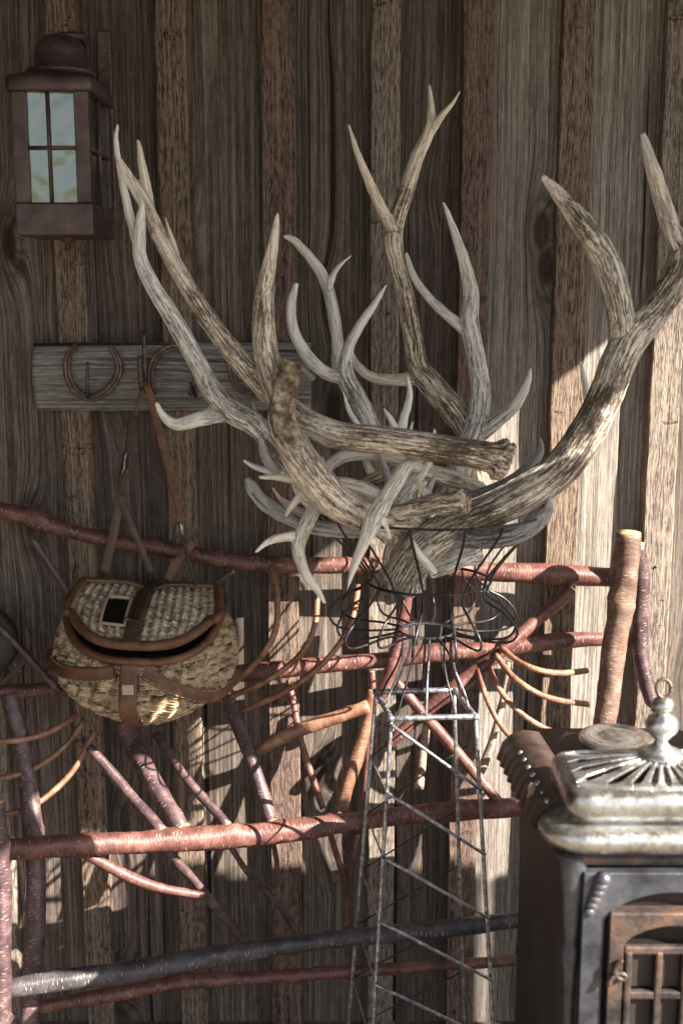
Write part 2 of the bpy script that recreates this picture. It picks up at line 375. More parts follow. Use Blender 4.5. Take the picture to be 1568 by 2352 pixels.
# ------------------------------------------------------------------ wall
wl = thing('plank_wall', 'weathered brown wooden wall of upright boards with rough battens over the joints, behind everything', 'wall')
def plank(name, x0, x1, y0, y1, mat, seed, jit=.0012, z0=0.0, z1=3.35):
    """upright board, front face at y0, back at y1, long edges slightly uneven"""
    n = 90; V = []; F = []; A = []; c = .0025
    prof = [(0, 1), (0, 0), (1, 0), (1, 1)]
    for i in range(n+1):
        z = z0+(z1-z0)*i/n
        a = jit*noise.noise(Vector((seed*7.1, 0, z*9)))*2+jit*noise.noise(Vector((seed*3.1, 5, z*45))); b = jit*noise.noise(Vector((seed*5.3, 9, z*9)))*2+jit*noise.noise(Vector((seed*2.1, 7, z*45)))
        yy = jit*.8*noise.noise(Vector((seed, 2, z*2)))*2
        for X, Y in ((x0+a, y1), (x0+a, y0+c+yy), (x0+a+c, y0+yy), (x1+b-c, y0+yy), (x1+b, y0+c+yy), (x1+b, y1)): V.append((X, Y, z))
    for i in range(n):
        for k in range(6):
            a = i*6+k; b = i*6+(k+1) % 6; F.append((a, b, b+6, a+6))
    F.append(tuple(reversed(range(6)))); F.append(tuple(range(n*6, n*6+6)))
    return mk(name, V, F, mat, wl, smooth=False)
def wx(px): return P(px/1.27551, 1200/1.27551, 0)[0].x
bat = [(-700, -610), (-405, -318), (-108, -22), (191, 274), (491, 574), (781, 874), (1082, 1163), (1333, 1416), (1603, 1694), (1889, 1976), (2180, 2270), (2480, 2570)]
bm = ['batten_wood', 'batten_grey', 'batten_grey', 'batten_wood', 'batten_wood', 'batten_red', 'batten_grey', 'batten_red', 'batten_wood', 'batten_grey', 'batten_wood', 'batten_grey']
brd = ['red_board', 'brown_board', 'brown_board', 'red_board', 'brown_board', 'brown_board', 'red_board', 'grey_board', 'grey_board', 'brown_board', 'grey_board']
for i, (a, b) in enumerate(bat):
    o = plank('batten', wx(a), wx(b), -.040, -.0005, M[bm[i]], i+1, .0018)
for i in range(len(bat)-1):
    a = (wx(bat[i][0])+wx(bat[i][1]))/2+.004; b = (wx(bat[i+1][0])+wx(bat[i+1][1]))/2-.004
    plank('board', a, b, .0, .022, M[brd[i]], i+30, .001)
box('backing_sheet', (-2.2, 2.6, .024, .04, 0, 3.4), M['soot'], wl)
# nails in the battens
for i, (a, b) in enumerate(bat[2:10]):
    for z in (.55+.07*i % .2, 1.25+.05*(i % 3), 1.93+.04*(i % 2)):
        V, F, A, _ = tube_geo([((wx(a)+wx(b))/2+.01*math.sin(i*3+z), -.045, z, .0035), ((wx(a)+wx(b))/2+.01*math.sin(i*3+z), -.038, z, .0035)], 10)
        mk('nail', V, F, M['iron'], wl, attr=A)

# porch roof over the wall, out of the frame: it throws the slanting edge of shade
rf = thing('porch_roof', 'wooden porch roof above the plank wall', 'roof', (0, 0, 3.05))
box('roof_deck', (-3.6, 2.22, -2.9, .05, 3.05, 3.10), M['roof'], rf)
boxes('rafter', [(x, x+.05, -2.6, -.05, 2.93, 3.047) for x in (-3, -2.2, -1.4, -.6, .2, 1.0, 1.8)], M['roof'], rf)

# added plank screens outside the frame that keep the low sun and sky off the lower wall and the left end
sc = thing('shade_screen', 'added plank screen right of the stove to shade the lower wall, outside the picture', 'screen', (2.3, -1.3, 0))
for i in range(9):
    x = 1.70+.135*i if i < 7 else 2.69+.135*(i-7); box('board', (x, x+.130, -1.31, -1.29, .0, 2.16+.012*math.sin(i*2.7)), M['roof'], sc, .003)
box('batten', (1.70, 2.95, -1.285, -1.26, .1, .16), M['roof'], sc); box('batten', (1.70, 2.95, -1.285, -1.26, 1.4, 1.48), M['roof'], sc)
hb = thing('shade_plank', 'added blank plank hung above the stove to shade the antlers, outside the picture', 'board', (1.13, -1.2, 2.0))  # added to keep the sun off the antler heap
for z in (2.14, 2.29): box('plank', (1.10, 1.62, -1.215, -1.185, z, z+.147), M['roof'], hb, .003)
for x in (1.18, 1.54): straight('chain', [(x, -1.2, 2.43), (x, -1.2, 3.04)], .005, M['soot'], hb)
hs_ = thing('hanging_blocker', 'narrow added wooden sun shutter hanging from the porch roof, outside the picture', 'blocker', (.74, -1.3, 1.5))  # added to keep the sun off the left end of the bench
for i in range(2): box('plank', (.62+.121*i, .62+.121*i+.118, -1.315, -1.285, 1.50, 2.50), M['roof'], hs_, .003)
for x in (.67, .81): straight('chain', [(x, -1.3, 2.5), (x, -1.3, 3.04)], .005, M['soot'], hs_)
ew = thing('shade_wall', 'added plank wall darkening the left end of the porch, outside the picture', 'wall', (-1.72, -1.1, 0))  # unseen wall, added to darken the left side
for i in range(12): box('board', (-1.74+.004*(i % 2), -1.70, -2.2+.18*i, -2.2+.18*i+.178, 0, 3.0), M['roof'], ew)

# ------------------------------------------------------------------ wall lantern
def X(px, d, y=300): return P(px, y, d)[0].x
def Z(py, d, x=784): return P(x, py, d)[0].z
FD, BD = .40, .165
x0, x1 = X(36, FD, 500), X(214, FD, 500); zb, zt = Z(540, FD), Z(172, FD)
yf, yb = -FD, -BD; cxl, cyl = (x0+x1)/2, (yf+yb)/2
ln = thing('wall_lantern', 'reddish brown metal wall lantern with paned glass and round hood, high on the left', 'lantern', (cxl, -.02, zb))
z_p0, z_p1 = Z(466, FD), Z(208, FD)
box('base_tray', (x0, x1, yf, yb, zb, z_p0), M['lantern'], ln, .003)
posts = []
pw = .022; po = .030
for px in (x0+.002, x1-po-.002):
    for py in (yf+.002, yb-pw-.002): posts.append((px, px+po, py, py+pw, z_p0+.001, z_p1))
for bb in posts: box('corner_post', bb, M['lantern'], ln, .002)
e = .012
ringloft('top_band', cxl, cyl, (x1-x0)/2, (yb-yf)/2, [(0, z_p1), (.007, z_p1), (.009, z_p1+.006), (.009, zt-.006), (.004, zt), (-.03, zt+.012), (-.06, zt+.018)], .006, M['lantern'], ln, cap=True, n=3)
lathe('hood', [(.062, 0), (.062, .012), (.055, .016), (.055, .05), (.05, .066), (.035, .082), (.012, .09), (.001, .091)], (cxl+.0, cyl, zt+.014), M['lantern'], ln)
lathe('hood_ring', [(.069, 0), (.074, .004), (.074, .01), (.06, .014)], (cxl, cyl, zt+.017), M['lantern'], ln)
mz = (z_p0+z_p1)/2+.0; mx = (x0+x1)/2-.006
for nm, bb in (('front_pane', (x0+po, x1-po, yf+.012, yf+.015, z_p0+.002, z_p1)), ('back_pane', (x0+po, x1-po, yb-.016, yb-.013, z_p0+.002, z_p1))):
    box('pane', bb, M['glass'], ln)
for xx in (x0+.010, x1-.013): box('pane', (xx, xx+.003, yf+pw, yb-pw-.002, z_p0+.002, z_p1), M['glass'], ln)
def rod(a, b, r=.0035): return tube_geo([tuple(a)+(r,), tuple(b)+(r,)], 8)
V = []; F = []
for a, b in (((mx, yf+.008, z_p0), (mx, yf+.008, z_p1)), ((x0+po-.004, yf+.006, mz), (x1-po+.004, yf+.006, mz)), ((x1-.005, yf+pw, mz), (x1-.005, yb-pw, mz)), ((x0+.004, yf+pw, mz), (x0+.004, yb-pw, mz)),
             ((x1-.005, (yf+yb)/2, z_p0), (x1-.005, (yf+yb)/2, z_p1))):
    v, f, _, _ = tube_geo([tuple(a)+(.0038,), tuple(b)+(.0038,)], 8, v0=len(V)); V += v; F += f
mk('glazing_bars', V, F, M['lantern'], ln)
pl = box('back_plate', (X(236, .02, 300), X(268, .02, 300), -.056, -.041, Z(510, .03), Z(75, .03)), M['iron'], ln, .003)
bx = X(245, .05, 200)
tube('bracket_arm', catmull([(cxl, cyl, zt+.10, .009), (cxl+.04, cyl+.05, zt+.105, .009), (bx-.02, cyl+.12, zt+.06, .009), (bx, -.10, zt-.02, .009), (bx, -.045, zt-.05, .010)], .01), M['lantern'], ln, 12)
lathe('finial', [(.001, -.03), (.007, -.026), (.006, -.012), (.014, -.008), (.016, 0)], (cxl, cyl, zb), M['lantern'], ln, 16)

# ------------------------------------------------------------------ slab rack with horseshoes
sx0, sx1 = P(80, 870, .05)[0].x, P(714, 870, .05)[0].x; sz0, sz1 = P(300, 943, .05)[0].z, P(300, 787, .05)[0].z
rk = thing('horseshoe_rack', 'grey weathered log slab on the wall with old horseshoes nailed to it as hooks', 'rack', ((sx0+sx1)/2, 0, sz0))
V = []; F = []; n = 60; K = 14
for i in range(n+1):
    x = sx0+(sx1-sx0)*i/n
    for k in range(K+1):
        t = k/K; z = sz0+(sz1-sz0)*t+(.0025*noise.noise(Vector((x*6, k*.0, 2 if t < .5 else 8))) if k in (0, K) else 0)
        y = -.042-.030*math.sin(math.pi*(t*.86+.07))**.7-.0015*noise.noise(Vector((x*5, z*60, 0)))
        xx = x+(.012*(abs(t-.5)**1.4) if i == 0 else 0)
        V.append((xx, y, z))
    V.append((x, -.041, sz1)); V.append((x, -.041, sz0))
W = K+3
for i in range(n):
    for k in range(W):
        a = i*W+k; b = i*W+(k+1) % W; F.append((a, a+W, b+W, b))
F.append(tuple(range(W))); F.append(tuple(reversed(range(n*W, n*W+W))))
o = mk('slab', V, F, M['slab_wood'], rk)
def shoe(pts, wdt, d=.084, thick=.009, parent=rk):
    """flat horseshoe bar along image points; a creased web"""
    rows = img_path([(x, y, wdt, d) for x, y in pts], .006); p = rows[:, :3]; T = np.gradient(p, axis=0); V = []; F = []
    k = len(rows)
    for i in range(k):
        t = T[i]/np.linalg.norm(T[i]); nrm = np.cross(t, [0, 1, 0]); nrm /= np.linalg.norm(nrm)+1e-9
        e = min(1, .75+.5*math.sin(math.pi*i/(k-1))); w = rows[i, 3]*e
        for a, h in ((-1, 0), (-1, .8), (-.7, 1), (-.15, .95), (0, .6), (.15, .95), (.7, 1), (1, .8), (1, 0)): V.append(p[i]+nrm*a*w+np.array([0, -thick*h, 0]))
    c = 9
    for i in range(k-1):
        for j in range(c):
            a = i*c+j; b = i*c+(j+1) % c; F.append((a, b, b+c, a+c))
    F.append(tuple(range(c))); F.append(tuple(reversed(range((k-1)*c, k*c))))
    return mk('horseshoe', V, F, M['iron'], parent)
shoe([(178, 791), (160, 815), (155, 845), (163, 880), (185, 905), (212, 914), (240, 903), (262, 880), (275, 850), (268, 818), (253, 794)], 17)
shoe([(356, 907), (347, 885), (347, 850), (358, 822), (380, 803), (404, 797), (428, 806), (447, 830), (452, 860), (448, 885), (437, 908)], 16)
shoe([(533, 812), (530, 845), (536, 872), (550, 893), (575, 905), (600, 898), (618, 880), (627, 850), (620, 815)], 15)
# shoes turned edge-on as hooks, and nail hooks
tube('hook', img_path([(205, 905, 9, .075), (203, 912, 10, .11), (201, 900, 9, .135), (201, 870, 8, .14), (202, 832, 8, .145)]), M['iron'], rk)
tube('hook', img_path([(331, 862, 11, .085), (328, 897, 13, .13), (323, 870, 11, .155), (321, 818, 10, .16)]), M['iron'], rk)
tube('hook', img_path([(331, 762, 7, .09), (331, 800, 9, .095), (333, 860, 12, .10), (334, 896, 13, .125)]), M['iron'], rk)
tube('hook', img_path([(440, 880, 10, .085), (448, 905, 10, .11), (455, 916, 9, .13)]), M['iron'], rk)
tube('nail_head', img_path([(322, 766, 10, .085), (334, 766, 10, .085)]), M['iron'], rk)

# ------------------------------------------------------------------ creel
def ribbon(name, pts, width, mat, parent, wdir=None, thick=.003, step=.008, normal=None):
    """strap through 3D points; width along wdir (or sideways in the wall plane)"""
    rows = catmull([tuple(p) for p in pts], step); T = np.gradient(rows, axis=0); V = []; F = []
    for i in range(len(rows)):
        t = T[i]/np.linalg.norm(T[i]); nv = np.array(normal[i*len(normal)//len(rows)] if isinstance(normal, list) else (normal or (0, -1, .1)), float)
        s = np.cross(t, nv); s /= np.linalg.norm(s)+1e-9; nn = np.cross(s, t)
        if nn[1] > 0: nn = -nn
        w = width(i/(len(rows)-1)) if callable(width) else width
        for a, h in ((-.5, 0), (-.5, .7), (-.4, 1), (.4, 1), (.5, .7), (.5, 0)): V.append(rows[i]+s*a*w+nn*thick*h)
    c = 6
    for i in range(len(rows)-1):
        for j in range(c):
            a = i*c+j; b = i*c+(j+1) % c; F.append((a, b, b+c, a+c))
    F.append(tuple(range(c))); F.append(tuple(reversed(range((len(rows)-1)*c, len(rows)*c))))
    return mk(name, V, F, mat, parent)
CC = P(327, 1500, .25)[0].x; D0 = .15
cr = thing('fishing_creel', 'wicker fishing creel basket with tan leather trim hanging by its strap over the branch rail', 'basket', (CC, -D0, .96))
def body_pt(t, ph, off=0.0):
    """t 0 rim .. 1 bottom, ph 0 (right) .. pi (left) across the front"""
    s = min(1, max(0, math.sin(ph))); c = math.cos(ph)
    hw = .184+.036*math.sin(math.pi*min(1, t*1.0)*.85)-.085*max(0, t-.55)**1.5/.3
    b = .205+.03*math.sin(math.pi*t*.8)-.10*max(0, t-.6)**1.5/.25
    rim = 1.150+.095*(max(0, 1-s))**1.2; bot = .968+.05*abs(c)**2.2
    z = rim+(bot-rim)*t
    x = CC+hw*(abs(c)**.85)*(1 if c > 0 else -1); y = -D0-b*(abs(s)**.75)
    nx, ny = c, -s-.15; l = math.hypot(nx, ny)
    x += off*nx/l; y += off*ny/l
    # the whole basket hangs a little askew
    dx = x-CC; return Vector((x, y, z-dx*.05-.0))
def weave_surface(name, fn, nu, nv, rows, stakes, amp, mat, parent, hole=None):
    V = []; A = []; F = []
    for j in range(nv+1):
        for i in range(nu+1):
            u, v = i/nu, j/nv
            q = v*rows; row = math.floor(q); fr = q-row; par = row % 2
            over = math.sin(math.pi*(u*stakes+ (.0*par if amp < .0100 else .10*row))+.12*noise.noise(Vector((u*9, v*5, 0))))
            h = amp*((.15+.85*(.5+.5*over))*(abs(math.sin(math.pi*fr))**.7)-.55)+.0012*noise.noise(Vector((u*14, row*1.7, 0)))
            V.append(fn(u, v, h)); A.append((u*stakes/4, row*1.37, 0))
    for j in range(nv):
        for i in range(nu):
            if hole and hole((i+.5)/nu, (j+.5)/nv): continue
            a = j*(nu+1)+i; F.append((a, a+1, a+nu+2, a+nu+1))
    return mk(name, V, F, mat, parent, attr=A)
def body_fn(u, v, h): return body_pt(v, math.pi*(1-u)*.995+.006, h)
weave_surface('wicker_body', body_fn, 340, 240, 30, 34, .015, M['willow'], cr)
# back and bottom
V = [body_pt(v/8, (math.pi if s < 0 else 0)) for v in range(9) for s in (-1, 1)]
F = [(2*i, 2*i+1, 2*i+3, 2*i+2) for i in range(8)]
n0 = len(V); V += [body_pt(1, math.pi*k/24) for k in range(25)]+[Vector((CC, -D0-.05, .985))]; F += [(n0+k, n0+k+1, n0+25) for k in range(24)]
mk('wicker_back', V, F, M['willow'], cr)
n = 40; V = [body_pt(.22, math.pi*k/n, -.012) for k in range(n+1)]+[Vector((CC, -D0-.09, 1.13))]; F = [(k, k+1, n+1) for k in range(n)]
mk('mouth_shade', V, F, M['inside'], cr)  # dark sheet put in for the shade under the lid
box('back_shade', (CC-.165, CC+.165, -D0-.012, -D0-.006, 1.0, 1.245), M['inside'], cr)  # dark panel added so the lid's mouth looks shaded
# lid: a D-shaped wicker flap hinged at the back and sloping to the front
LZ0, LZ1 = 1.278, 1.197; LT = .0
def lid_pt(u, v, h=0):
    """u -1 (left)..1 (right), v 0 hinge .. 1 front"""
    hwv = .163+.018*math.sin(math.pi*v*.6)
    y = -D0+.004-.245*v*(1-abs(u)**3.2*.42*abs(v)**1.5)
    x = CC+.008+u*hwv*(1-.10*v**4)
    z = LZ0+(LZ1-LZ0)*(max(0, -y-D0)/.245)**1.25+.012*(1-u*u)*math.sin(math.pi*v)*1-.016*math.exp(-((u)/.22)**2)*(1-v)+h
    dx = x-CC; return Vector((x, y-h*.3, z-dx*.05-.0))
def lid_fn(u, v, h): return lid_pt(u*2-1, v, h)
# woven with the strands running across, framed round a square mouth on the left half
weave_surface('wicker_lid', lid_fn, 340, 224, 28, 34, .0075, M['willow_lid'], cr, hole=lambda u, v: .25 < u < .41 and .36 < v < .78)
def edge_loop():
    L = [(u, 0) for u in np.linspace(-1, 1, 30)]+[(1, v) for v in np.linspace(.05, 1, 18)]+[(u, 1) for u in np.linspace(1, -1, 46)[1:]]+[(-1, v) for v in np.linspace(1, .05, 18)[1:]]
    return L
# leather binding round the lid
rows = []
for u, v in edge_loop()+edge_loop()[:2]:
    p = lid_pt(u, v, .002); rows.append((p.x, p.y, p.z, .0115))
tube('lid_binding', rows, M['leather'], cr, 12, .08)
rows = [tuple(body_pt(0.0, math.pi*k/60, .002))+(.010,) for k in range(61)]
tube('rim_binding', rows, M['leather'], cr, 12, .08)
ribbon('lid_strap', [lid_pt(-.05, v, .008) for v in np.linspace(.02, 1.0, 9)], .036, M['leather_worn'], cr, normal=(0, -.3, 1))
tip = lid_pt(-.03, 1.02, .006)
ribbon('strap_tongue', [lid_pt(.10, -.10, .03), lid_pt(.08, .0, .028), lid_pt(.03, .12, .022), lid_pt(-.02, .3, .014), lid_pt(-.04, .55, .013), lid_pt(-.05, .74, .014)], .024, M['leather_dark'], cr, normal=(0, -.3, 1))
box('buckle', (CC-.026, CC-.004, lid_pt(-.05, .72).y-.006, lid_pt(-.05, .72).y+.006, lid_pt(-.05, .72).z+.004, lid_pt(-.05, .72).z+.016), M['iron'], cr, .002)
def band(ts, w, nm, mat=M['leather'], nrm=(0, -1, .15), th=.0035): return ribbon(nm, [body_pt(t, ph, .007) for t, ph in ts], w, mat, cr, normal=nrm, thick=th)
pc = math.pi/2+.03
band([(t, pc) for t in (.03, .2, .4, .6, .8, 1.0)], .040, 'front_strap')
band([(.12, pc+.12), (.2, 1.95), (.30, 2.25), (.42, 2.55), (.50, 2.8), (.52, 3.05)], .032, 'side_strap')
band([(.10, pc-.12), (.28, 1.25), (.46, .98), (.60, .70), (.66, .42), (.64, .15)], .032, 'side_strap')
c = body_pt(.30, pc, .013); box('latch_tab', (c.x-.012, c.x+.014, c.y-.006, c.y+.002, c.z-.012, c.z+.012), M['thread'], cr, .002)
# stitches
V = []; F = []
def stitch(a, b, r=.0009):
    v, f, _, _ = tube_geo([tuple(a)+(r,), tuple((a+b)/2)+(r*1.2,), tuple(b)+(r,)], 5, v0=len(V)); V.extend(v); F.extend(f)
L = edge_loop()
for i in range(0, len(L)-1):
    for q in (0, .5):
        u, v = L[i][0]*(1-q)+L[i+1][0]*q, L[i][1]*(1-q)+L[i+1][1]*q
        u2, v2 = L[i][0]*(.68-q)+L[i+1][0]*(.32+q), L[i][1]*(.68-q)+L[i+1][1]*(.32+q)
        k = .925; stitch(lid_pt(u*k, .04+v*.90, .0085), lid_pt(u2*k, .04+v2*.90, .0085))
mk('stitching', V, F, M['thread'], cr); V = []; F = []
for k in range(64):
    stitch(body_pt(.062, .1+k*.046, .009), body_pt(.062, .1+k*.046+.026, .009))
for k in range(17):
    for s in (-.085, .085): stitch(body_pt(.05+k*.056, pc+s, .012), body_pt(.05+k*.056+.03, pc+s, .012))
    a0 = [(.12, pc+.12), (.2, 1.95), (.30, 2.25), (.42, 2.55), (.50, 2.8)]; a1 = [(.10, pc-.12), (.28, 1.25), (.46, .98), (.60, .70), (.66, .42)]
    for A_ in (a0, a1):
        f0 = k/17*4; f1 = (k+.55)/17*4
        def at(f): i = min(3, int(f)); w = f-i; return A_[i][0]*(1-w)+A_[i+1][0]*w, A_[i][1]*(1-w)+A_[i+1][1]*w
        for s in (-.072, .072):
            p, q = at(f0), at(f1); stitch(body_pt(p[0]+s, p[1], .0115), body_pt(q[0]+s, q[1], .0115))
mk('stitching', V, F, M['thread'], cr)
# woven edge of the square mouth in the lid
rows = [tuple(lid_pt(u*2-1, v, .004))+(.004,) for u, v in [(a, .36) for a in np.linspace(.25, .41, 8)]+[(.41, b) for b in np.linspace(.38, .78, 8)]+[(a, .78) for a in np.linspace(.39, .25, 8)]+[(.25, b) for b in np.linspace(.76, .36, 8)]]
tube('mouth_rim', rows, M['willow_lid'], cr, 8, .3)
# carrying straps up to the hook
def S(*a): return [P(x, y, d)[0] for x, y, d in a]
ribbon('carrying_strap', S((333, 872, .14), (322, 915, .14), (312, 950, .14), (303, 985, .14), (297, 1030, .14)), .010, M['leather_worn'], cr)
ribbon('carrying_strap', S((305, 955, .145), (303, 975, .145), (300, 1005, .145), (293, 1045, .145), (286, 1080, .145), (281, 1110, .145), (277, 1140, .15)), .019, M['leather_dark'], cr)
ribbon('carrying_strap', S((278, 1130, .15), (268, 1190, .16), (255, 1250, .17), (242, 1312, .17)), .022, M['leather_worn'], cr)
ribbon('carrying_strap', S((276, 1138, .155), (295, 1190, .16), (320, 1250, .17), (348, 1315, .18)), .017, M['leather_worn'], cr)
ribbon('carrying_strap', S((338, 884, .14), (350, 925, .14), (372, 1010, .145), (392, 1090, .15), (408, 1160, .15), (415, 1205, .15)), lambda t: .016+.006*math.sin(math.pi*t), M['leather'], cr)
ribbon('carrying_strap', S((418, 1225, .15), (425, 1255, .16), (436, 1300, .17), (450, 1345, .17)), .008, M['leather_dark'], cr)
ribbon('carrying_strap', S((444, 1243, .15), (425, 1268, .16), (400, 1300, .17), (385, 1330, .17)), .022, M['leather'], cr)
tube('clasp', img_path([(295, 1038, 5, .15), (288, 1048, 5, .155), (286, 1075, 5, .155), (281, 1086, 6, .155)]), M['zinc'], cr, 8)
tube('clasp', img_path([(297, 1040, 5, .155), (299, 1065, 5, .155), (290, 1088, 5, .155)]), M['iron'], cr, 8)
tube('clasp', img_path([(414, 1200, 8, .155), (417, 1215, 9, .155), (419, 1232, 7, .155)]), M['zinc'], cr, 8)

# ------------------------------------------------------------------ canteen at the left edge
c = P(2, 1470, .13)[0]
ct = thing('canteen', 'round dark canteen hanging at the left edge beside the wicker basket', 'canteen', c)
V = []; F = []; prof = [(.001, -.036), (.06, -.034), (.085, -.026), (.092, -.018), (.092, .0), (.085, .008), (.06, .016), (.001, .018)]; n = 40
for r, y in prof:
    for k in range(n): V.append((c.x-.045+r*math.cos(2*math.pi*k/n), c.y+y, c.z+r*math.sin(2*math.pi*k/n)))
for i in range(len(prof)-1):
    for k in range(n): a = i*n+k; b = i*n+(k+1) % n; F.append((a, b, b+n, a+n))
mk('canteen_body', V, F, M['soot'], ct)
tube('strap_ring', img_path([(42, 1522, 4, .16), (48, 1526, 4, .16), (47, 1540, 4, .16), (38, 1544, 4, .16), (34, 1536, 4, .16), (38, 1524, 4, .16)]), M['zinc'], ct, 8)
ribbon('canteen_strap', S((60, 1440, .16), (64, 1480, .17), (56, 1515, .17), (36, 1540, .17), (5, 1570, .17)), .014, M['leather_dark'], ct)

# ------------------------------------------------------------------ twig bench
bn = thing('twig_bench', 'rustic bench of reddish branches with bent twigs in its back, set against the wall', 'bench', (0, -.2, 0))
def stick(name, pts, mat='bark', wob=.12, sides=14, lab=None):
    o = tube(name, img_path(pts, .012), [M[mat], M['cut']], bn, sides, wob, seed=random.random()*50)
    if lab: o['label'] = lab
    return o
stick('top_rail', [(-60, 1160, 34, .11), (40, 1180, 40, .11), (85, 1192, 48, .11), (130, 1210, 36, .11), (250, 1240, 34, .105), (400, 1265, 34, .10), (540, 1290, 38, .10), (700, 1298, 38, .095), (900, 1300, 40, .09), (1100, 1312, 44, .085), (1250, 1318, 50, .085), (1330, 1322, 48, .085), (1402, 1327, 42, .085)], 'bark')
stick('back_rail', [(-40, 1592, 30, .16), (120, 1583, 34, .15), (330, 1568, 36, .14), (535, 1547, 40, .13), (640, 1538, 42, .13), (760, 1525, 38, .125), (880, 1516, 38, .12), (1000, 1500, 44, .12), (1130, 1492, 38, .115), (1230, 1478, 42, .11), (1340, 1468, 34, .11), (1441, 1472, 28, .11)], 'bark')
stick('seat_rail', [(-30, 1955, 50, .52), (150, 1942, 52, .48), (300, 1936, 50, .44), (440, 1926, 56, .40), (560, 1920, 54, .37), (700, 1903, 50, .34), (830, 1885, 42, .31), (960, 1870, 44, .28), (1090, 1860, 46, .26), (1240, 1850, 40, .24)], 'bark')
stick('stretcher', [(-20, 2278, 46, .60), (150, 2250, 46, .56), (300, 2232, 50, .52), (500, 2195, 48, .46), (700, 2165, 40, .42), (1000, 2135, 40, .36), (1250, 2105, 36, .32)], 'bark_grey', lab='blue-grey lower stretcher')
stick('stretcher', [(60, 2318, 30, .36), (250, 2285, 34, .34), (420, 2255, 36, .32), (600, 2245, 30, .30), (900, 2225, 26, .28), (1200, 2205, 24, .26)], 'bark')
stick('post', [(20, 1590, 40, .30), (45, 1680, 38, .32), (65, 1800, 42, .35), (78, 1920, 46, .40), (84, 2080, 44, .45), (74, 2250, 44, .48), (66, 2420, 46, .50), (60, 2700, 46, .5)], 'bark_dark')
stick('post', [(-6, 1840, 36, .62), (2, 1980, 42, .62), (6, 2120, 42, .63), (4, 2300, 44, .64), (2, 2600, 46, .64)], 'bark_dark', .25)
stick('post', [(1441, 1222, 58, .20), (1436, 1300, 62, .20), (1424, 1400, 58, .21), (1408, 1490, 56, .22), (1396, 1600, 52, .24), (1383, 1700, 52, .26), (1372, 1900, 52, .29), (1360, 2200, 52, .32), (1350, 2600, 54, .36)], 'bark_old', .14)
stick('post', [(1462, 1250, 34, .14), (1470, 1330, 40, .13), (1468, 1430, 38, .13), (1472, 1520, 36, .14), (1492, 1600, 34, .15), (1520, 1700, 34, .15), (1530, 2300, 36, .16)], 'bark_dark')
stick('brace', [(1312, 1350, 26, .10), (1280, 1385, 30, .10), (1230, 1425, 30, .11), (1180, 1470, 30, .13), (1130, 1512, 30, .15), (1070, 1560, 36, .16), (1010, 1605, 34, .17), (950, 1655, 28, .17), (890, 1712, 26, .17)], 'bark', .2)
stick('brace', [(938, 1345, 24, .14), (926, 1420, 28, .14), (908, 1500, 30, .15), (888, 1570, 32, .16), (866, 1610, 26, .16)], 'bark', .14)
stick('brace', [(858, 1585, 26, .18), (846, 1650, 30, .19), (828, 1710, 32, .20), (806, 1780, 32, .22), (782, 1862, 28, .24)], 'twig', .16)
stick('brace', [(854, 1542, 14, .17), (856, 1600, 15, .18), (848, 1700, 15, .20), (840, 1790, 14, .22), (832, 1880, 14, .24)], 'bark', .12)
stick('brace', [(586, 1728, 24, .20), (640, 1698, 30, .20), (710, 1668, 32, .20), (780, 1645, 30, .20), (845, 1622, 30, .20)], 'twig', .12)
stick('brace', [(905, 1560, 22, .15), (950, 1615, 24, .17), (1000, 1672, 26, .20), (1050, 1728, 26, .22), (1110, 1800, 24, .24), (1160, 1860, 24, .25)], 'bark', .12)
stick('brace', [(520, 1600, 26, .16), (545, 1665, 30, .20), (575, 1740, 30, .25), (600, 1810, 30, .29), (622, 1885, 30, .33)], 'bark_dark', .12)
stick('brace', [(662, 1562, 13, .15), (675, 1620, 15, .17), (690, 1700, 16, .21), (715, 1780, 16, .25), (742, 1858, 15, .29)], 'bark', .2)
stick('brace', [(285, 1660, 46, .18), (305, 1710, 44, .22), (335, 1765, 40, .28), (370, 1825, 40, .33), (418, 1903, 38, .39)], 'bark_dark', .14)
stick('brace', [(205, 1715, 20, .28), (245, 1760, 24, .30), (290, 1815, 26, .33), (330, 1862, 28, .37), (372, 1908, 26, .41)], 'bark_dark', .12)
stick('brace', [(358, 1685, 18, .20), (395, 1740, 20, .24), (430, 1790, 20, .28), (478, 1845, 22, .32), (522, 1895, 22, .36)], 'bark_dark', .12)
stick('brace', [(385, 1948, 18, .40), (410, 1985, 22, .38), (440, 2015, 20, .36), (490, 2078, 20, .33), (552, 2150, 18, .30)], 'bark_dark', .2)
stick('brace', [(180, 1955, 18, .46), (240, 1985, 24, .46), (310, 2020, 26, .45), (380, 2042, 22, .43), (470, 2058, 16, .40)], 'bark', .14)
stick('brace', [(530, 1945, 13, .30), (570, 2005, 15, .27), (628, 2058, 18, .24), (655, 2100, 16, .23), (690, 2150, 14, .22)], 'bark_dark', .2)
stick('brace', [(626, 1930, 11, .30), (636, 1990, 12, .28), (628, 2055, 12, .25)], 'bark_dark', .2)
stick('brace', [(758, 1915, 13, .28), (778, 1980, 14, .26), (792, 2030, 16, .24), (796, 2130, 14, .22)], 'bark', .2)
stick('brace', [(822, 1920, 12, .26), (812, 1975, 12, .25), (794, 2030, 12, .24)], 'bark', .2)
stick('brace', [(75, 1235, 13, .11), (100, 1275, 16, .11), (130, 1320, 15, .11), (175, 1385, 15, .12)], 'bark_dark', .12)
stick('brace', [(536, 1312, 14, .14), (512, 1330, 20, .14), (492, 1352, 18, .13), (470, 1400, 16, .12)], 'bark_dark', .12)
stick('brace', [(-10, 1430, 14, .18), (40, 1482, 16, .18), (80, 1525, 16, .18), (140, 1590, 16, .18)], 'bark_dark', .12)
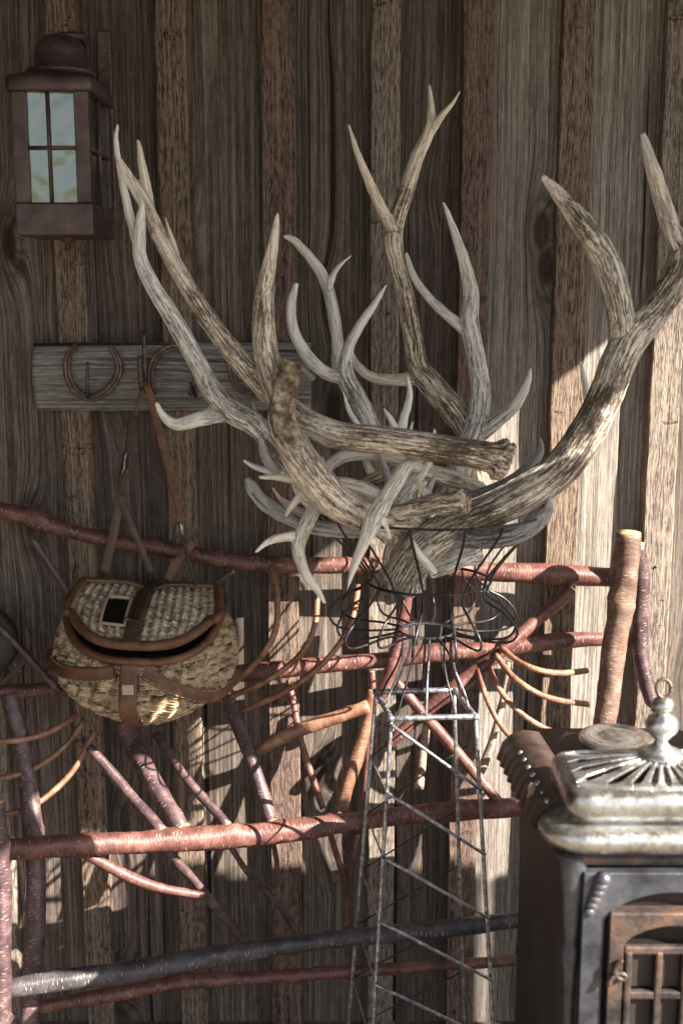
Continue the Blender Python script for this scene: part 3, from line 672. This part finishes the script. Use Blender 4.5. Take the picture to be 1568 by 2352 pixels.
bt = [([(622, 1308), (636, 1370), (634, 1440), (612, 1492), (575, 1535), (530, 1575)], 15), ([(728, 1365), (724, 1430), (700, 1490), (655, 1535), (600, 1570), (530, 1600)], 14),
      ([(822, 1345), (812, 1410), (785, 1470), (735, 1530), (660, 1585), (560, 1632)], 14), ([(1150, 1488), (1190, 1520), (1240, 1540), (1290, 1546), (1348, 1540)], 14),
      ([(1138, 1505), (1175, 1552), (1225, 1588), (1280, 1608), (1352, 1618)], 14), ([(1116, 1520), (1142, 1575), (1180, 1625), (1240, 1668), (1320, 1698), (1372, 1715)], 14),
      ([(1098, 1538), (1115, 1600), (1145, 1660), (1185, 1705), (1232, 1742)], 13)]
for i, (pp, w) in enumerate(bt):
    k = len(pp); stick('bent_twig', [(x, y, w, .15+.09*math.sin(math.pi*j/(k-1))+(.02*i % .05)) for j, (x, y) in enumerate(pp)], 'twig', .08, 10)
for pp in ([(-40, 1700), (30, 1702), (90, 1690), (140, 1668), (178, 1640)], [(-40, 1792), (40, 1780), (105, 1750), (155, 1708), (196, 1652)], [(-40, 1876), (50, 1862), (110, 1828), (170, 1768), (218, 1680)]):
    stick('bent_twig', [(x, y, 14, .40-.04*j) for j, (x, y) in enumerate(pp)], 'twig', .08, 10)
stick('brace', [(1168, 1520, 14, .10), (1160, 1580, 17, .10), (1142, 1660, 18, .12), (1120, 1730, 19, .13), (1098, 1785, 20, .14)], 'dry_stick', .25)
stick('brace', [(982, 1600, 14, .10), (976, 1690, 18, .11), (968, 1760, 20, .13), (962, 1810, 22, .14)], 'dry_stick', .25)

# ------------------------------------------------------------------ wire plant stand
AX = P(985, 1165, .45)[0]; AXX, AXY = AX.x, -.45
ps = thing('wire_plant_stand', 'tall grey wire plant stand with a scrolled basket top full of antlers', 'plant stand', (AXX, AXY, 0))
def circ(r, z, n=72, cx=None): return [((AXX if cx is None else cx)+r*math.cos(2*math.pi*k/n), AXY+r*math.sin(2*math.pi*k/n), z) for k in range(n+1)]
def hoop(name, r, z, w, mat): return tube(name, [p+(w,) for p in circ(r, z)], mat, ps, 8)
hoop('rim_hoop', .250, 1.527, .0028, M['dwire']); hoop('waist_hoop', .134, 1.366, .0030, M['dwire']); hoop('collar_hoop', .060, 1.252, .0034, M['zinc'])
NW = 16
prof = [(.250, 1.527), (.222, 1.49), (.175, 1.435), (.142, 1.39), (.134, 1.366), (.146, 1.340), (.185, 1.315), (.212, 1.290), (.218, 1.268), (.200, 1.250), (.160, 1.246), (.110, 1.250), (.060, 1.252)]
for k in range(NW):
    a = 2*math.pi*(k+.5)/NW+.05*math.sin(k*2.3); j = .86+.20*random.random()
    wire('scroll_wire', [(AXX+(r if i < 5 else r*(j if 5 <= i < 12 else 1))*math.cos(a+.04*math.sin(i*.7+k)), AXY+(r if i < 5 else r*(j if 5 <= i < 12 else 1))*math.sin(a+.04*math.sin(i*.7+k)), z+(.006*math.sin(k*1.7+i*.4) if 5 < i < 12 else 0)) for i, (r, z) in enumerate(prof)], .0027, M['dwire'], ps)
ZT = 1.086
cor = [PZ(898, 1650, ZT), PZ(1091, 1646, ZT), PZ(1042, 1585, ZT), PZ(863, 1589, ZT)]   # front-left, front-right, back-right, back-left
cen = sum(cor, Vector())/4
for a, b in ((0, 1), (1, 2), (2, 3), (3, 0)): straight('frame_bar', [cor[a]+(cor[a]-cor[b])*.04, cor[b]+(cor[b]-cor[a])*.04], .0065, M['zinc'], ps, 10)
for k in range(10):
    a = 2*math.pi*(k+.5)/10; e0, e1 = cor[k*4//10], cor[(k*4//10+1) % 4]
    # reach the square frame in the same direction
    dirv = Vector((math.cos(a), math.sin(a), 0)); best = None
    for i in range(4):
        p, q = cor[i], cor[(i+1) % 4]
        for s in np.linspace(0, 1, 30):
            w = p.lerp(q, float(s)); dd = (w-cen).normalized().dot(dirv)
            if best is None or dd > best[0]: best = (dd, w)
    w = best[1]; st = Vector((AXX+.060*math.cos(a), AXY+.060*math.sin(a), 1.252))
    wire('neck_wire', [st, st+Vector((0, 0, -.04))+dirv*-.004, st.lerp(w, .45)+Vector((0, 0, -.01))-dirv*.012, w.lerp(st, .22)-dirv*.004, w], .0026, M['zinc'] if k % 2 else M['dwire'], ps)
def leg(i, z, fl=.00):
    f = 1+.68*(ZT-z); v = cor[i]-cen; return Vector((cen.x+v.x*f, cen.y+v.y*f, z))
for i in range(4): straight('leg', [leg(i, z) for z in (ZT, .8, .5, .25, 0)], .0046, M['zinc'], ps, 10)
zz = [1.075, .925, .78, .635, .49, .345, .2, .06]
for i in range(len(zz)-1):
    straight('cross_wire', [leg(0, zz[i])+Vector((0, -.008, 0)), leg(1, zz[i+1])+Vector((.004, -.008, 0))], .0036, M['zinc'], ps)
    straight('cross_wire', [leg(2, zz[i]+.005), leg(3, zz[i+1])], .0019, M['dwire'], ps)
    straight('cross_wire', [leg(3, zz[i+1]), leg(0, zz[i+1])+Vector((0, -.008, 0))], .002, M['zinc'], ps)

# ------------------------------------------------------------------ antlers
def antler(name, label, mat, paths, cat='antler', voxel=.0030, burr=0, group='antlers heaped in the plant stand', rough=.0012, cut=None, chop=None):
    """paths: lists of (x, y, width, d); merged into one smooth surface, then grooved along the beam"""
    V = []; F = []; SK = []
    for pi, pp in enumerate(paths):
        rows = img_path(pp, .006)
        if pi: rows[:, 3] = np.maximum(rows[:, 3], .0018)
        v, f, a, _ = tube_geo(rows, 20, .06, 1, len(V), seed=pi*3.1)
        V += v; F += f; T, Nn, B = frames(rows[:, :3]); s = np.concatenate([[0], np.cumsum(np.linalg.norm(np.diff(rows[:, :3], axis=0), axis=1))])
        SK.append(np.hstack([rows, Nn, B, s[:, None]+pi*3.7, T]))
    o = mk(name, V, F, M[mat])
    md = o.modifiers.new('r', 'REMESH'); md.mode = 'VOXEL'; md.voxel_size = voxel; md.use_smooth_shade = True
    sm = o.modifiers.new('s', 'SMOOTH'); sm.factor = .5; sm.iterations = 6
    dg = bpy.context.evaluated_depsgraph_get(); dg.update()
    me = bpy.data.meshes.new_from_object(o.evaluated_get(dg)); old = o.data; o.modifiers.clear(); o.data = me; me.name = name; bpy.data.meshes.remove(old)
    n = len(me.vertices); co = np.empty(n*3); me.vertices.foreach_get('co', co); co = co.reshape(-1, 3)
    no = np.empty(n*3); me.vertices.foreach_get('normal', no); no = no.reshape(-1, 3)
    S_ = np.vstack(SK); idx = np.empty(n, int)
    for c0 in range(0, n, 4000):
        dd = ((co[c0:c0+4000, None, :]-S_[None, :, :3])**2).sum(2); dd = np.sqrt(dd)-S_[None, :, 3]; idx[c0:c0+4000] = dd.argmin(1)
    K = S_[idx]; rel = co-K[:, :3]; c = (rel*K[:, 4:7]).sum(1); s = (rel*K[:, 7:10]).sum(1); al = (rel*K[:, 11:14]).sum(1); st = np.stack([c, s, K[:, 10]+al], 1)
    tip = np.clip(1-(K[:, 3]-.003)/.018, 0, 1)
    for i in range(n):
        q = noise.noise(Vector((st[i, 0]*78, st[i, 1]*78, st[i, 2]*7)))
        h = abs(q)*rough*1.4*(1-tip[i]*.7)+noise.noise(Vector(co[i])*55)*rough*.8
        if burr and K[i, 10] < .030: h += burr*(.0045+.006*noise.noise(Vector(co[i])*190))*math.exp(-((K[i, 10]-.010)/.011)**2)
        co[i] += no[i]*h
    flat_ = None
    if chop:   # hewn flat: shave the surface down to a slanting plane
        pa, pb = P(*chop[0])[0], P(*chop[1])[0]; al_ = (pb-pa).normalized(); nn = Vector((1, 0, 0)).cross(al_).normalized()
        if nn.y > 0: nn = -nn
        nn = (nn+Vector((.10, 0, 0))).normalized(); dd = (co-np.array(pa)) @ np.array(nn); flat_ = dd > 0
        nz = np.array([noise.noise(Vector(c)*110) for c in co]); co = co-np.where(flat_, dd-.0022*nz, 0)[:, None]*np.array(nn)
    me.vertices.foreach_set('co', co.ravel()); me.update()
    a = me.attributes.new('strand', 'FLOAT_VECTOR', 'POINT'); a.data.foreach_set('vector', st.ravel())
    a = me.attributes.new('tip', 'FLOAT', 'POINT'); a.data.foreach_set('value', tip)
    if not me.materials: me.materials.append(M[mat])
    if flat_ is not None:
        me.materials.append(M['core'])
        for p in me.polygons:
            if all(flat_[i] for i in p.vertices): p.material_index = 1
    if cut is not None:   # sawn or broken end shows the core
        me.materials.append(M['core'])
        for p in me.polygons:
            i = p.vertices[0]
            if K[i, 10] < .004 and p.normal.dot(Vector(-S_[0, 11:14])) > .6: p.material_index = len(me.materials)-1
    return tag(o, label, cat, group)

antler('elk_antler', 'largest brown antler, sweeping out to the right edge with a huge curved tine', 'bone_mid', [
    [(922, 1342, 96, .48), (936, 1310, 90, .49), (975, 1255, 86, .50), (1040, 1208, 84, .51), (1130, 1172, 84, .53), (1215, 1128, 86, .55), (1290, 1072, 86, .56), (1350, 990, 82, .57), (1392, 905, 80, .57), (1420, 830, 80, .57), (1450, 775, 80, .56), (1505, 712, 70, .54), (1548, 645, 66, .53), (1572, 580, 70, .52), (1610, 480, 60, .51), (1640, 380, 20, .5)],
    [(1428, 800, 62, .56), (1424, 730, 62, .57), (1410, 660, 66, .58), (1385, 590, 64, .58), (1340, 520, 54, .59), (1290, 455, 38, .59), (1245, 405, 14, .59)],
    [(1566, 590, 50, .52), (1542, 530, 44, .53), (1516, 450, 38, .53), (1492, 370, 30, .54), (1475, 306, 14, .54)]], burr=1, voxel=.0034)
antler('elk_antler', 'pale grey antler with one tall straight prong, rising right of the twice-forked brown one', 'bone_pale', [
    [(962, 1252, 84, .42), (985, 1215, 84, .42), (1020, 1160, 68, .40), (1045, 1100, 60, .38), (1068, 1040, 58, .37), (1092, 980, 54, .36), (1103, 900, 44, .35), (1092, 820, 42, .34), (1078, 745, 42, .33), (1080, 670, 36, .32), (1062, 590, 26, .31), (1037, 515, 17, .30), (1017, 463, 7, .30)],
    [(1074, 762, 30, .33), (1040, 735, 26, .32), (990, 690, 21, .30), (950, 635, 17, .28), (932, 580, 9, .27)],
    [(1092, 1000, 46, .36), (1140, 968, 34, .38), (1185, 928, 27, .40), (1210, 880, 18, .41), (1218, 846, 7, .42)]], burr=1)
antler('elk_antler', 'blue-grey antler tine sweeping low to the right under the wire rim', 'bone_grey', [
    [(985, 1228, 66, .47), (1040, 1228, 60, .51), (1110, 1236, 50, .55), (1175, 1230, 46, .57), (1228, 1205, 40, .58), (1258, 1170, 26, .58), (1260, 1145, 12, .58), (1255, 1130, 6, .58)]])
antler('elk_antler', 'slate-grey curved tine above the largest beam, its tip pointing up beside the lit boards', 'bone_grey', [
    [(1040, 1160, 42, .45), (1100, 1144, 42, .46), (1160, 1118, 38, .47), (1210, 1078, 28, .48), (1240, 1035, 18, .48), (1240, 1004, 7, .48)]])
antler('elk_antler', 'tall dappled brown antler in the middle, forking twice at the very top', 'bone_brown', [
    [(1108, 1110, 50, .36), (1085, 1020, 56, .35), (1050, 955, 62, .33), (1000, 895, 60, .31), (962, 845, 52, .29), (948, 780, 44, .28), (934, 700, 42, .27), (915, 620, 40, .26), (903, 555, 42, .25), (912, 500, 38, .24), (932, 440, 36, .24), (958, 360, 32, .23), (985, 300, 26, .23), (990, 250, 17, .22), (985, 192, 5, .22)],
    [(903, 530, 34, .25), (878, 485, 27, .26), (848, 420, 22, .27), (820, 350, 15, .28), (800, 285, 6, .28)],
    [(990, 300, 20, .23), (1015, 265, 16, .24), (1038, 238, 11, .25), (1057, 208, 4, .25)],
    [(962, 868, 36, .29), (905, 873, 28, .29), (855, 866, 25, .28), (822, 842, 20, .27), (800, 800, 12, .26)]])
antler('deer_antler', 'grey pronged antler left of the middle, shaped like a slingshot', 'bone_pale', [
    [(862, 1010, 46, .38), (838, 950, 44, .37), (812, 900, 44, .36), (793, 855, 38, .35), (800, 800, 26, .35), (822, 755, 23, .36), (855, 705, 18, .37), (888, 653, 6, .38)],
    [(795, 868, 36, .35), (745, 855, 30, .35), (700, 810, 28, .35), (673, 755, 26, .35), (668, 700, 23, .36), (681, 650, 13, .36)],
    [(835, 990, 12, .40), (805, 950, 13, .40), (787, 897, 5, .40)]])
antler('deer_antler', 'thin pale antler behind the slingshot-shaped one, bending left with a short side prong', 'bone_pale', [
    [(800, 900, 26, .26), (776, 850, 26, .26), (774, 780, 28, .25), (762, 700, 28, .25), (744, 640, 27, .24), (712, 592, 23, .24), (675, 552, 18, .24), (651, 543, 7, .24)],
    [(754, 668, 18, .25), (766, 630, 14, .25), (786, 604, 9, .25), (808, 586, 4, .25)]])
antler('elk_antler', 'long streaked brown antler across the front, knobbly burr at right, beam rising far left', 'bone_brown', [
    [(1162, 1062, 84, .66), (1135, 1052, 74, .66), (1080, 1042, 68, .66), (980, 1026, 66, .66), (880, 1012, 66, .66), (780, 1000, 64, .64), (710, 975, 64, .61), (655, 935, 60, .57), (605, 885, 56, .54), (545, 820, 50, .52), (475, 728, 44, .50), (420, 640, 40, .49), (370, 550, 38, .48), (328, 460, 32, .47), (290, 400, 24, .47), (265, 350, 11, .47)],
    [(650, 950, 54, .57), (632, 890, 60, .57), (612, 820, 58, .56), (605, 750, 52, .55), (608, 670, 44, .54), (622, 590, 30, .53), (632, 530, 20, .53), (637, 488, 8, .53)],
    [(352, 520, 22, .47), (338, 440, 24, .46), (325, 370, 19, .46), (317, 319, 7, .46)],
    [(420, 640, 14, .47), (398, 560, 14, .46), (379, 498, 5, .45)]], burr=1.6, voxel=.0032)
antler('elk_antler', 'bone-white antler at far left with a hooked lower tine over the horseshoe slab', 'bone_pale', [
    [(700, 1100, 44, .50), (640, 1035, 46, .51), (585, 975, 52, .52), (535, 945, 58, .53), (490, 900, 50, .54), (455, 835, 44, .54), (405, 745, 42, .53), (350, 655, 38, .52), (322, 590, 32, .51), (322, 520, 26, .51), (327, 463, 9, .51)],
    [(520, 945, 48, .53), (455, 963, 34, .54), (405, 975, 27, .55), (374, 953, 19, .55), (359, 924, 10, .56)],
    [(335, 620, 24, .51), (312, 545, 23, .49), (290, 460, 20, .48), (275, 380, 15, .47), (267, 320, 12, .47), (271, 285, 6, .47)]])
antler('antler_beam', 'thick brown antler beam with a chopped flat wedge top, slanting down to the right', 'bone_brown', [
    [(670, 828, 50, .62), (662, 862, 54, .63), (652, 915, 58, .65), (648, 970, 66, .67), (675, 1030, 78, .69), (715, 1090, 84, .69), (765, 1145, 82, .67), (820, 1180, 70, .63), (880, 1196, 52, .58), (935, 1200, 42, .54)]], chop=((670, 826, .612), (648, 1010, .712)))
antler('deer_antler', 'small dark forked antler hanging over the left rim above the red rail', 'bone_mid', [
    [(732, 1140, 28, .58), (716, 1180, 34, .61), (694, 1225, 34, .63), (685, 1265, 30, .64), (700, 1315, 24, .66), (728, 1355, 18, .67), (746, 1386, 8, .68)],
    [(690, 1232, 26, .63), (655, 1233, 22, .64), (615, 1245, 17, .65), (585, 1270, 6, .66)]])
antler('deer_antler', 'short grey antler hanging point down over the middle of the front rim', 'bone_mid', [
    [(962, 1072, 26, .60), (938, 1066, 30, .64), (915, 1100, 34, .66), (885, 1145, 38, .69), (860, 1190, 44, .70), (838, 1240, 30, .72), (815, 1295, 20, .72), (797, 1356, 5, .72)],
    [(868, 1180, 28, .70), (884, 1205, 14, .71), (898, 1238, 4, .71)]])
antler('deer_antler', 'slim pale tine poking out left below the white antler, uppermost of two', 'bone_pale', [[(557, 1056, 6, .50), (590, 1074, 15, .50), (640, 1084, 19, .50), (700, 1082, 22, .49), (740, 1078, 24, .48), (790, 1048, 30, .47), (860, 1044, 30, .46), (940, 1056, 30, .45), (990, 1075, 26, .44)]])
antler('deer_antler', 'dark grooved tine with a blunt white tip poking out left, below the slim pale one', 'bone_mid', [[(593, 1096, 9, .56), (640, 1096, 18, .56), (700, 1104, 24, .56), (770, 1110, 32, .54), (840, 1128, 40, .52), (905, 1170, 46, .50), (960, 1200, 40, .48)]])
antler('antler_piece', 'broken flat grey antler piece curving along the lower left of the heap', 'bone_grey', [[(567, 1098, 14, .52), (578, 1118, 28, .52), (600, 1148, 32, .52), (640, 1178, 32, .51), (690, 1202, 32, .51), (745, 1214, 34, .51), (810, 1216, 40, .50), (870, 1206, 36, .49), (930, 1195, 30, .48)]], rough=.003)
antler('antler_tine', 'short grey tine pointing down behind the thick chopped beam', 'bone_mid', [[(722, 1100, 20, .60), (695, 1132, 21, .60), (668, 1165, 16, .60), (655, 1188, 6, .60)]])
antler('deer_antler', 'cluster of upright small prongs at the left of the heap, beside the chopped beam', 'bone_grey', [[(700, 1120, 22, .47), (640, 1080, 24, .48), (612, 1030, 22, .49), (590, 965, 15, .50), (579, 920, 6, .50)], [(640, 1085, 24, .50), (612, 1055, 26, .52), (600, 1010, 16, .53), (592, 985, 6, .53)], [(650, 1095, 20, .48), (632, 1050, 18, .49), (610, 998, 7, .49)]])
antler('deer_antler', 'small pronged antler rising in the middle behind the long beam', 'bone_pale', [[(885, 1160, 50, .45), (905, 1100, 40, .44), (915, 1040, 30, .43), (925, 970, 22, .42), (940, 910, 17, .42), (935, 860, 6, .42)], [(912, 1020, 20, .43), (903, 975, 16, .43), (880, 936, 5, .43)], [(925, 1030, 16, .44), (938, 1000, 12, .44), (948, 968, 5, .44)]])
antler('deer_antler', 'pale curved prong behind the long beam, just right of the middle', 'bone_pale', [[(910, 1155, 44, .50), (935, 1120, 38, .50), (968, 1085, 24, .50), (988, 1050, 17, .50), (996, 1010, 12, .50), (997, 982, 5, .50)]])
antler('antler_stub', 'dark bark-like antler stub with a pale sawn face, lying above the wire rim', 'bone_brown', [[(1072, 1150, 44, .62), (1040, 1153, 46, .61), (990, 1160, 42, .60), (935, 1170, 38, .58), (880, 1185, 34, .56)], [(985, 1145, 26, .58), (965, 1118, 16, .57), (955, 1100, 9, .56)]], rough=.004, cut=1, burr=1)
antler('antler_stub', 'bright broken antler stub catching the sun inside the right of the basket', 'bone_pale', [[(1092, 1262, 56, .43), (1060, 1276, 52, .44), (1020, 1296, 46, .44), (985, 1310, 40, .44)]], burr=1.2, cut=1, rough=.003)
antler('antler_tine', 'small white tine standing against the base of the largest antler', 'bone_pale', [[(1000, 1316, 14, .58), (985, 1300, 19, .585), (962, 1272, 18, .59), (948, 1240, 7, .59)]])
antler('antler_stub', 'brown shaft dropping into the basket beside the base of the largest antler', 'bone_brown', [[(902, 1318, 50, .42), (908, 1270, 56, .42), (925, 1225, 54, .43), (900, 1195, 50, .45), (840, 1165, 48, .48)]], burr=.8)
antler('antler_tine', 'lone grey tine tip showing left of the largest beam in front of the sunlit boards', 'bone_pale', [[(1352, 1010, 22, .46), (1352, 960, 22, .46), (1346, 900, 18, .46), (1338, 858, 13, .46), (1331, 828, 6, .46)]])
antler('antler_tine', 'thin tine tip showing between the upright brown prong and the slingshot-shaped antler', 'bone_grey', [[(720, 870, 18, .32), (700, 850, 14, .33), (682, 838, 11, .34), (668, 829, 5, .34)]])

antler('deer_antler', 'dark brown antler crossing low behind the hanging grey one, half hidden in the heap', 'bone_brown', [[(1120, 1130, 34, .40), (1050, 1105, 40, .42), (980, 1085, 38, .44), (900, 1090, 36, .45), (830, 1120, 34, .46), (760, 1165, 34, .47), (700, 1180, 26, .47), (650, 1150, 14, .47), (625, 1120, 5, .47)], [(860, 1105, 26, .45), (840, 1060, 18, .44), (832, 1010, 6, .43)]])
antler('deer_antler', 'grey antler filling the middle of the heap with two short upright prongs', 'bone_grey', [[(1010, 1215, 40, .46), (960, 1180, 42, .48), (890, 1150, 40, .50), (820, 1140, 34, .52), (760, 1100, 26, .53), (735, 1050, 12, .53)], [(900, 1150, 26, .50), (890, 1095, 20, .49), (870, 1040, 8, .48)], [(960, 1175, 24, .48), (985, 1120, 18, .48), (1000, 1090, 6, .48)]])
antler('deer_antler', 'brown lumpy antler base crossing under the rim on the left of the heap', 'bone_mid', [[(900, 1225, 44, .52), (850, 1200, 46, .52), (790, 1175, 38, .52), (730, 1165, 30, .52), (690, 1140, 18, .52), (672, 1110, 7, .52)]], burr=1)

# ------------------------------------------------------------------ parlour stove
sx, sy = .541, -.885
sv = thing('parlour_stove', 'old cast iron parlour stove with nickel top and urn finial at lower right', 'stove', (sx, sy, 0))
ZC = 1.150; cy0 = -1.045
ringloft('cornice', sx, cy0, .190, .105, [(-.04, ZC-.072), (-.012, ZC-.070), (.004, ZC-.067), (.018, ZC-.060), (.026, ZC-.048), (.027, ZC-.038), (.022, ZC-.028), (.010, ZC-.021), (-.004, ZC-.02), (-.012, ZC-.017), (-.016, ZC-.008), (-.03, ZC-.004)], .05, M['nickel'], sv, n=10)
ringloft('copper_bead', sx, cy0, .188, .098, [(-.03, ZC-.096), (-.008, ZC-.094), (.004, ZC-.089), (.005, ZC-.082), (-.002, ZC-.075), (-.03, ZC-.073)], .04, M['rust'], sv, n=10)
PX, PY, pyc = .170, .092, -1.062
ringloft('top_plate', sx, pyc, PX, PY, [(-.02, ZC-.014), (.0, ZC-.010), (.008, ZC+.004), (.006, ZC+.028), (-.002, ZC+.036), (-.018, ZC+.040), (-.030, ZC+.041), (-.030, ZC+.036)], .03, M['nickel'], sv, n=8)
# slotted plate: leaves of metal between radial slots, rising to the hub
V = []; F = []; hz = ZC+.052; nb = 26; cxh, cyh = sx-.001, -1.04
for k in range(nb):
    a = 2*math.pi*(k+.5)/nb; V0 = len(V)
    def edge(ang):
        dx, dy = math.cos(ang), math.sin(ang); tx = (PX-.024)/max(1e-6, abs(dx))
        ty = ((cyh-(pyc-PY+.024)) if dy < 0 else ((pyc+PY-.024)-cyh))/max(1e-6, abs(dy)); return min(tx, ty)
    hw_ = math.pi/nb
    for q in range(7):
        t = q/6; 
        frac = 1.0 if t < .12 else (.52 if t < .9 else 1.0)
        for sgn in (-1, 1):
            ang = a+sgn*hw_*frac; r = .030+(edge(ang)+.012-.030)*t
            z = hz-.010*t-.004*t*t
            V.append((cxh+r*math.cos(ang), cyh+r*math.sin(ang), z))
    for q in range(6):
        b = V0+q*2; F.append((b, b+1, b+3, b+2))
o = mk('slotted_grille', V, F, M['nickel'], sv, smooth=False)
md = o.modifiers.new('thick', 'SOLIDIFY'); md.thickness = .006; md.offset = -1; bevel(o, .0018)
box('fire_bed', (sx-PX+.03, sx+PX-.03, pyc-PY+.03, pyc+PY-.03, ZC-.02, ZC+.016), M['soot'], sv)
lathe('grille_hub', [(.040, -.004), (.040, .003), (.034, .007), (.02, .009)], (cxh, cyh, hz), M['nickel'], sv)
uz = hz+.006; k_ = .80
ur = lathe('urn_finial', [(r*k_*1.05, z*k_) for r, z in [(.046, 0), (.046, .004), (.030, .011), (.016, .022), (.012, .032), (.020, .040), (.031, .054), (.034, .068), (.028, .082), (.015, .090), (.012, .096), (.022, .102), (.024, .112), (.018, .122), (.008, .128), (.001, .130)]], (cxh, cyh, uz), M['nickel'], sv)
rows = [(cxh+.012*math.cos(t), cyh+.004*math.sin(t), uz+.116+.015*math.sin(t), .0036) for t in np.linspace(0, 2*math.pi, 40)]
tube('lifting_ring', rows, M['iron'], ur, 10)
ZR = 1.07
ringloft('rear_top', sx, -.77, .175, .165, [(-.03, ZR-.03), (.0, ZR-.028), (.010, ZR-.018), (.008, ZR-.004), (-.004, ZR), (-.02, ZR+.003)], .03, M['rust'], sv, cap=True)
vp = PZ(1415, 1700, 1.10)
lathe('vent_disc', [(.045, -.03), (.045, -.006), (.072, -.004), (.076, .002), (.072, .008), (.055, .012), (.05, .008), (.035, .009), (.03, .013), (.001, .014)], (vp.x, vp.y, 1.10), M['nickel'], sv)
# scalloped cast skirt along the left of the top, with a row of beads
V = []; F = []; n = 48; ya, yb_ = -.66, -1.10
for j in range(n+1):
    t = j/n; y = ya+(yb_-ya)*t; sc = .006*abs(math.sin(t*math.pi*9)); zt_ = 1.088+.050*t; xi = sx-.17
    for xx, z in ((xi+.03, zt_+.012), (xi-.002, zt_+.016), (xi-.026, zt_+.008), (xi-.044-sc*.5, zt_-.010), (xi-.052-sc, zt_-.034-sc), (xi-.044-sc, zt_-.038-sc), (xi+.01, zt_-.02)): V.append((xx, y, z))
for j in range(n):
    for i in range(7):
        a = j*7+i; b = j*7+(i+1) % 7; F.append((a, b, b+7, a+7))
F.append(tuple(range(7))); F.append(tuple(reversed(range(n*7, n*7+7))))
mk('scalloped_skirt', V, F, M['skirt'], sv)
for j in range(7):
    t = .30+.11*j; y = ya+(yb_-ya)*t; lathe('bead', [(.006, 0), (.005, .003), (.003, .005), (.0005, .006)], (sx-.198, y, 1.093+.050*t), M['nickel'], sv, 12)
ZB = .16; FY = -1.135
ringloft('stove_body', sx, (FY-.60)/2, .165, (-.60-FY)/2, [(.005, ZB), (0, ZB+.02), (0, ZC-.09), (.012, ZC-.07)], .025, M['soot'], sv, cap=True)
for sg in (-1, 1):
    lathe('corner_column', [(.018, ZB+.02), (.014, ZB+.05), (.010, ZB+.08), (.012, .5), (.009, .80), (.011, .86), (.016, .90), (.012, .92), (.018, 1.00), (.022, ZC-.10), (.020, ZC-.078)], (sx+sg*.160, FY+.004, 0), M['blued'], sv, 20)
def arch(name, x0, x1, z0, z1, rise, w, y, th, mat, parent):
    K = 24
    out = [(x0, z0), (x0, z1)]+[(x0+(x1-x0)*k/K, z1) for k in range(1, K)]+[(x1, z1), (x1, z0)]
    inn = [(x0+w, z0)]+[(x0+w, z1-w-rise)]+[(x0+w+(x1-x0-2*w)*k/K, z1-w-rise*(1-math.sin(math.pi*k/K)**.6)) for k in range(1, K)]+[(x1-w, z1-w-rise), (x1-w, z0)]
    V = []; F = []; m_ = len(out)
    for yy in (y, y+th):
        for (a, b) in out: V.append((a, yy, b))
        for (a, b) in inn: V.append((a, yy, b))
    for i in range(m_-1):
        F += [(i, i+1, m_+i+1, m_+i), (2*m_+i, 3*m_+i, 3*m_+i+1, 2*m_+i+1), (m_+i, m_+i+1, 3*m_+i+1, 3*m_+i), (i, 2*m_+i, 2*m_+i+1, i+1)]
    return bevel(mk(name, V, F, mat, parent, smooth=False), .003, 2)
arch('front_surround', sx-.148, sx+.148, ZB+.05, ZC-.098, .05, .036, FY-.022, .021, M['blued'], sv)
dr = arch('door', sx-.104, sx+.104, ZB+.10, ZC-.165, .035, .024, FY-.030, .028, M['rust'], sv)
for i in range(3):
    for z in (.845, .765, .685, .605):
        box('mica_window', (sx-.063+.044*i, sx-.063+.044*i+.036, FY-.014, FY-.010, z, z+.062), M['soot'], sv)
bs = [(sx-.078, sx+.078, FY-.028, FY-.016, z, z+.014) for z in (.910, .829, .749, .669, .589)]+[(x, x+.011, FY-.030, FY-.0155, .58, .915) for x in (sx-.076, sx-.026, sx+.018, sx+.065)]
for b in bs: box('window_bar', b, M['rust'], sv, .003)
for sg in (-1, 1):
    for zc, q in ((.86, 1), (.72, -1), (.62, 1)):
        pts = [(sx+sg*.088+.016*(1-k/26)*math.cos(k*.42)*sg, FY-.036, zc+q*(.002*k)+.016*(1-k/26)*math.sin(k*.42)) for k in range(24)]
        wire('scroll_ornament', pts, .0042, M['rust'], sv, 8, .004)
    for k in range(6):
        lathe('cast_leaf', [(.012-.001*k, -.006), (.014-.001*k, 0), (.009, .008), (.001, .011)], (sx+sg*(.118+.004*k), FY-.026, ZC-.105-.012*k), M['blued'], sv, 12)
for sg in (-1, 1):
    for yy in (FY+.03, -.64):
        tube('foot', catmull([(sx+sg*.13, yy, ZB+.02, .022), (sx+sg*.15, yy-.01, .10, .020), (sx+sg*.16, yy-.02, .04, .013), (sx+sg*.175, yy-.03, .0, .018)], .01), M['nickel'], sv)
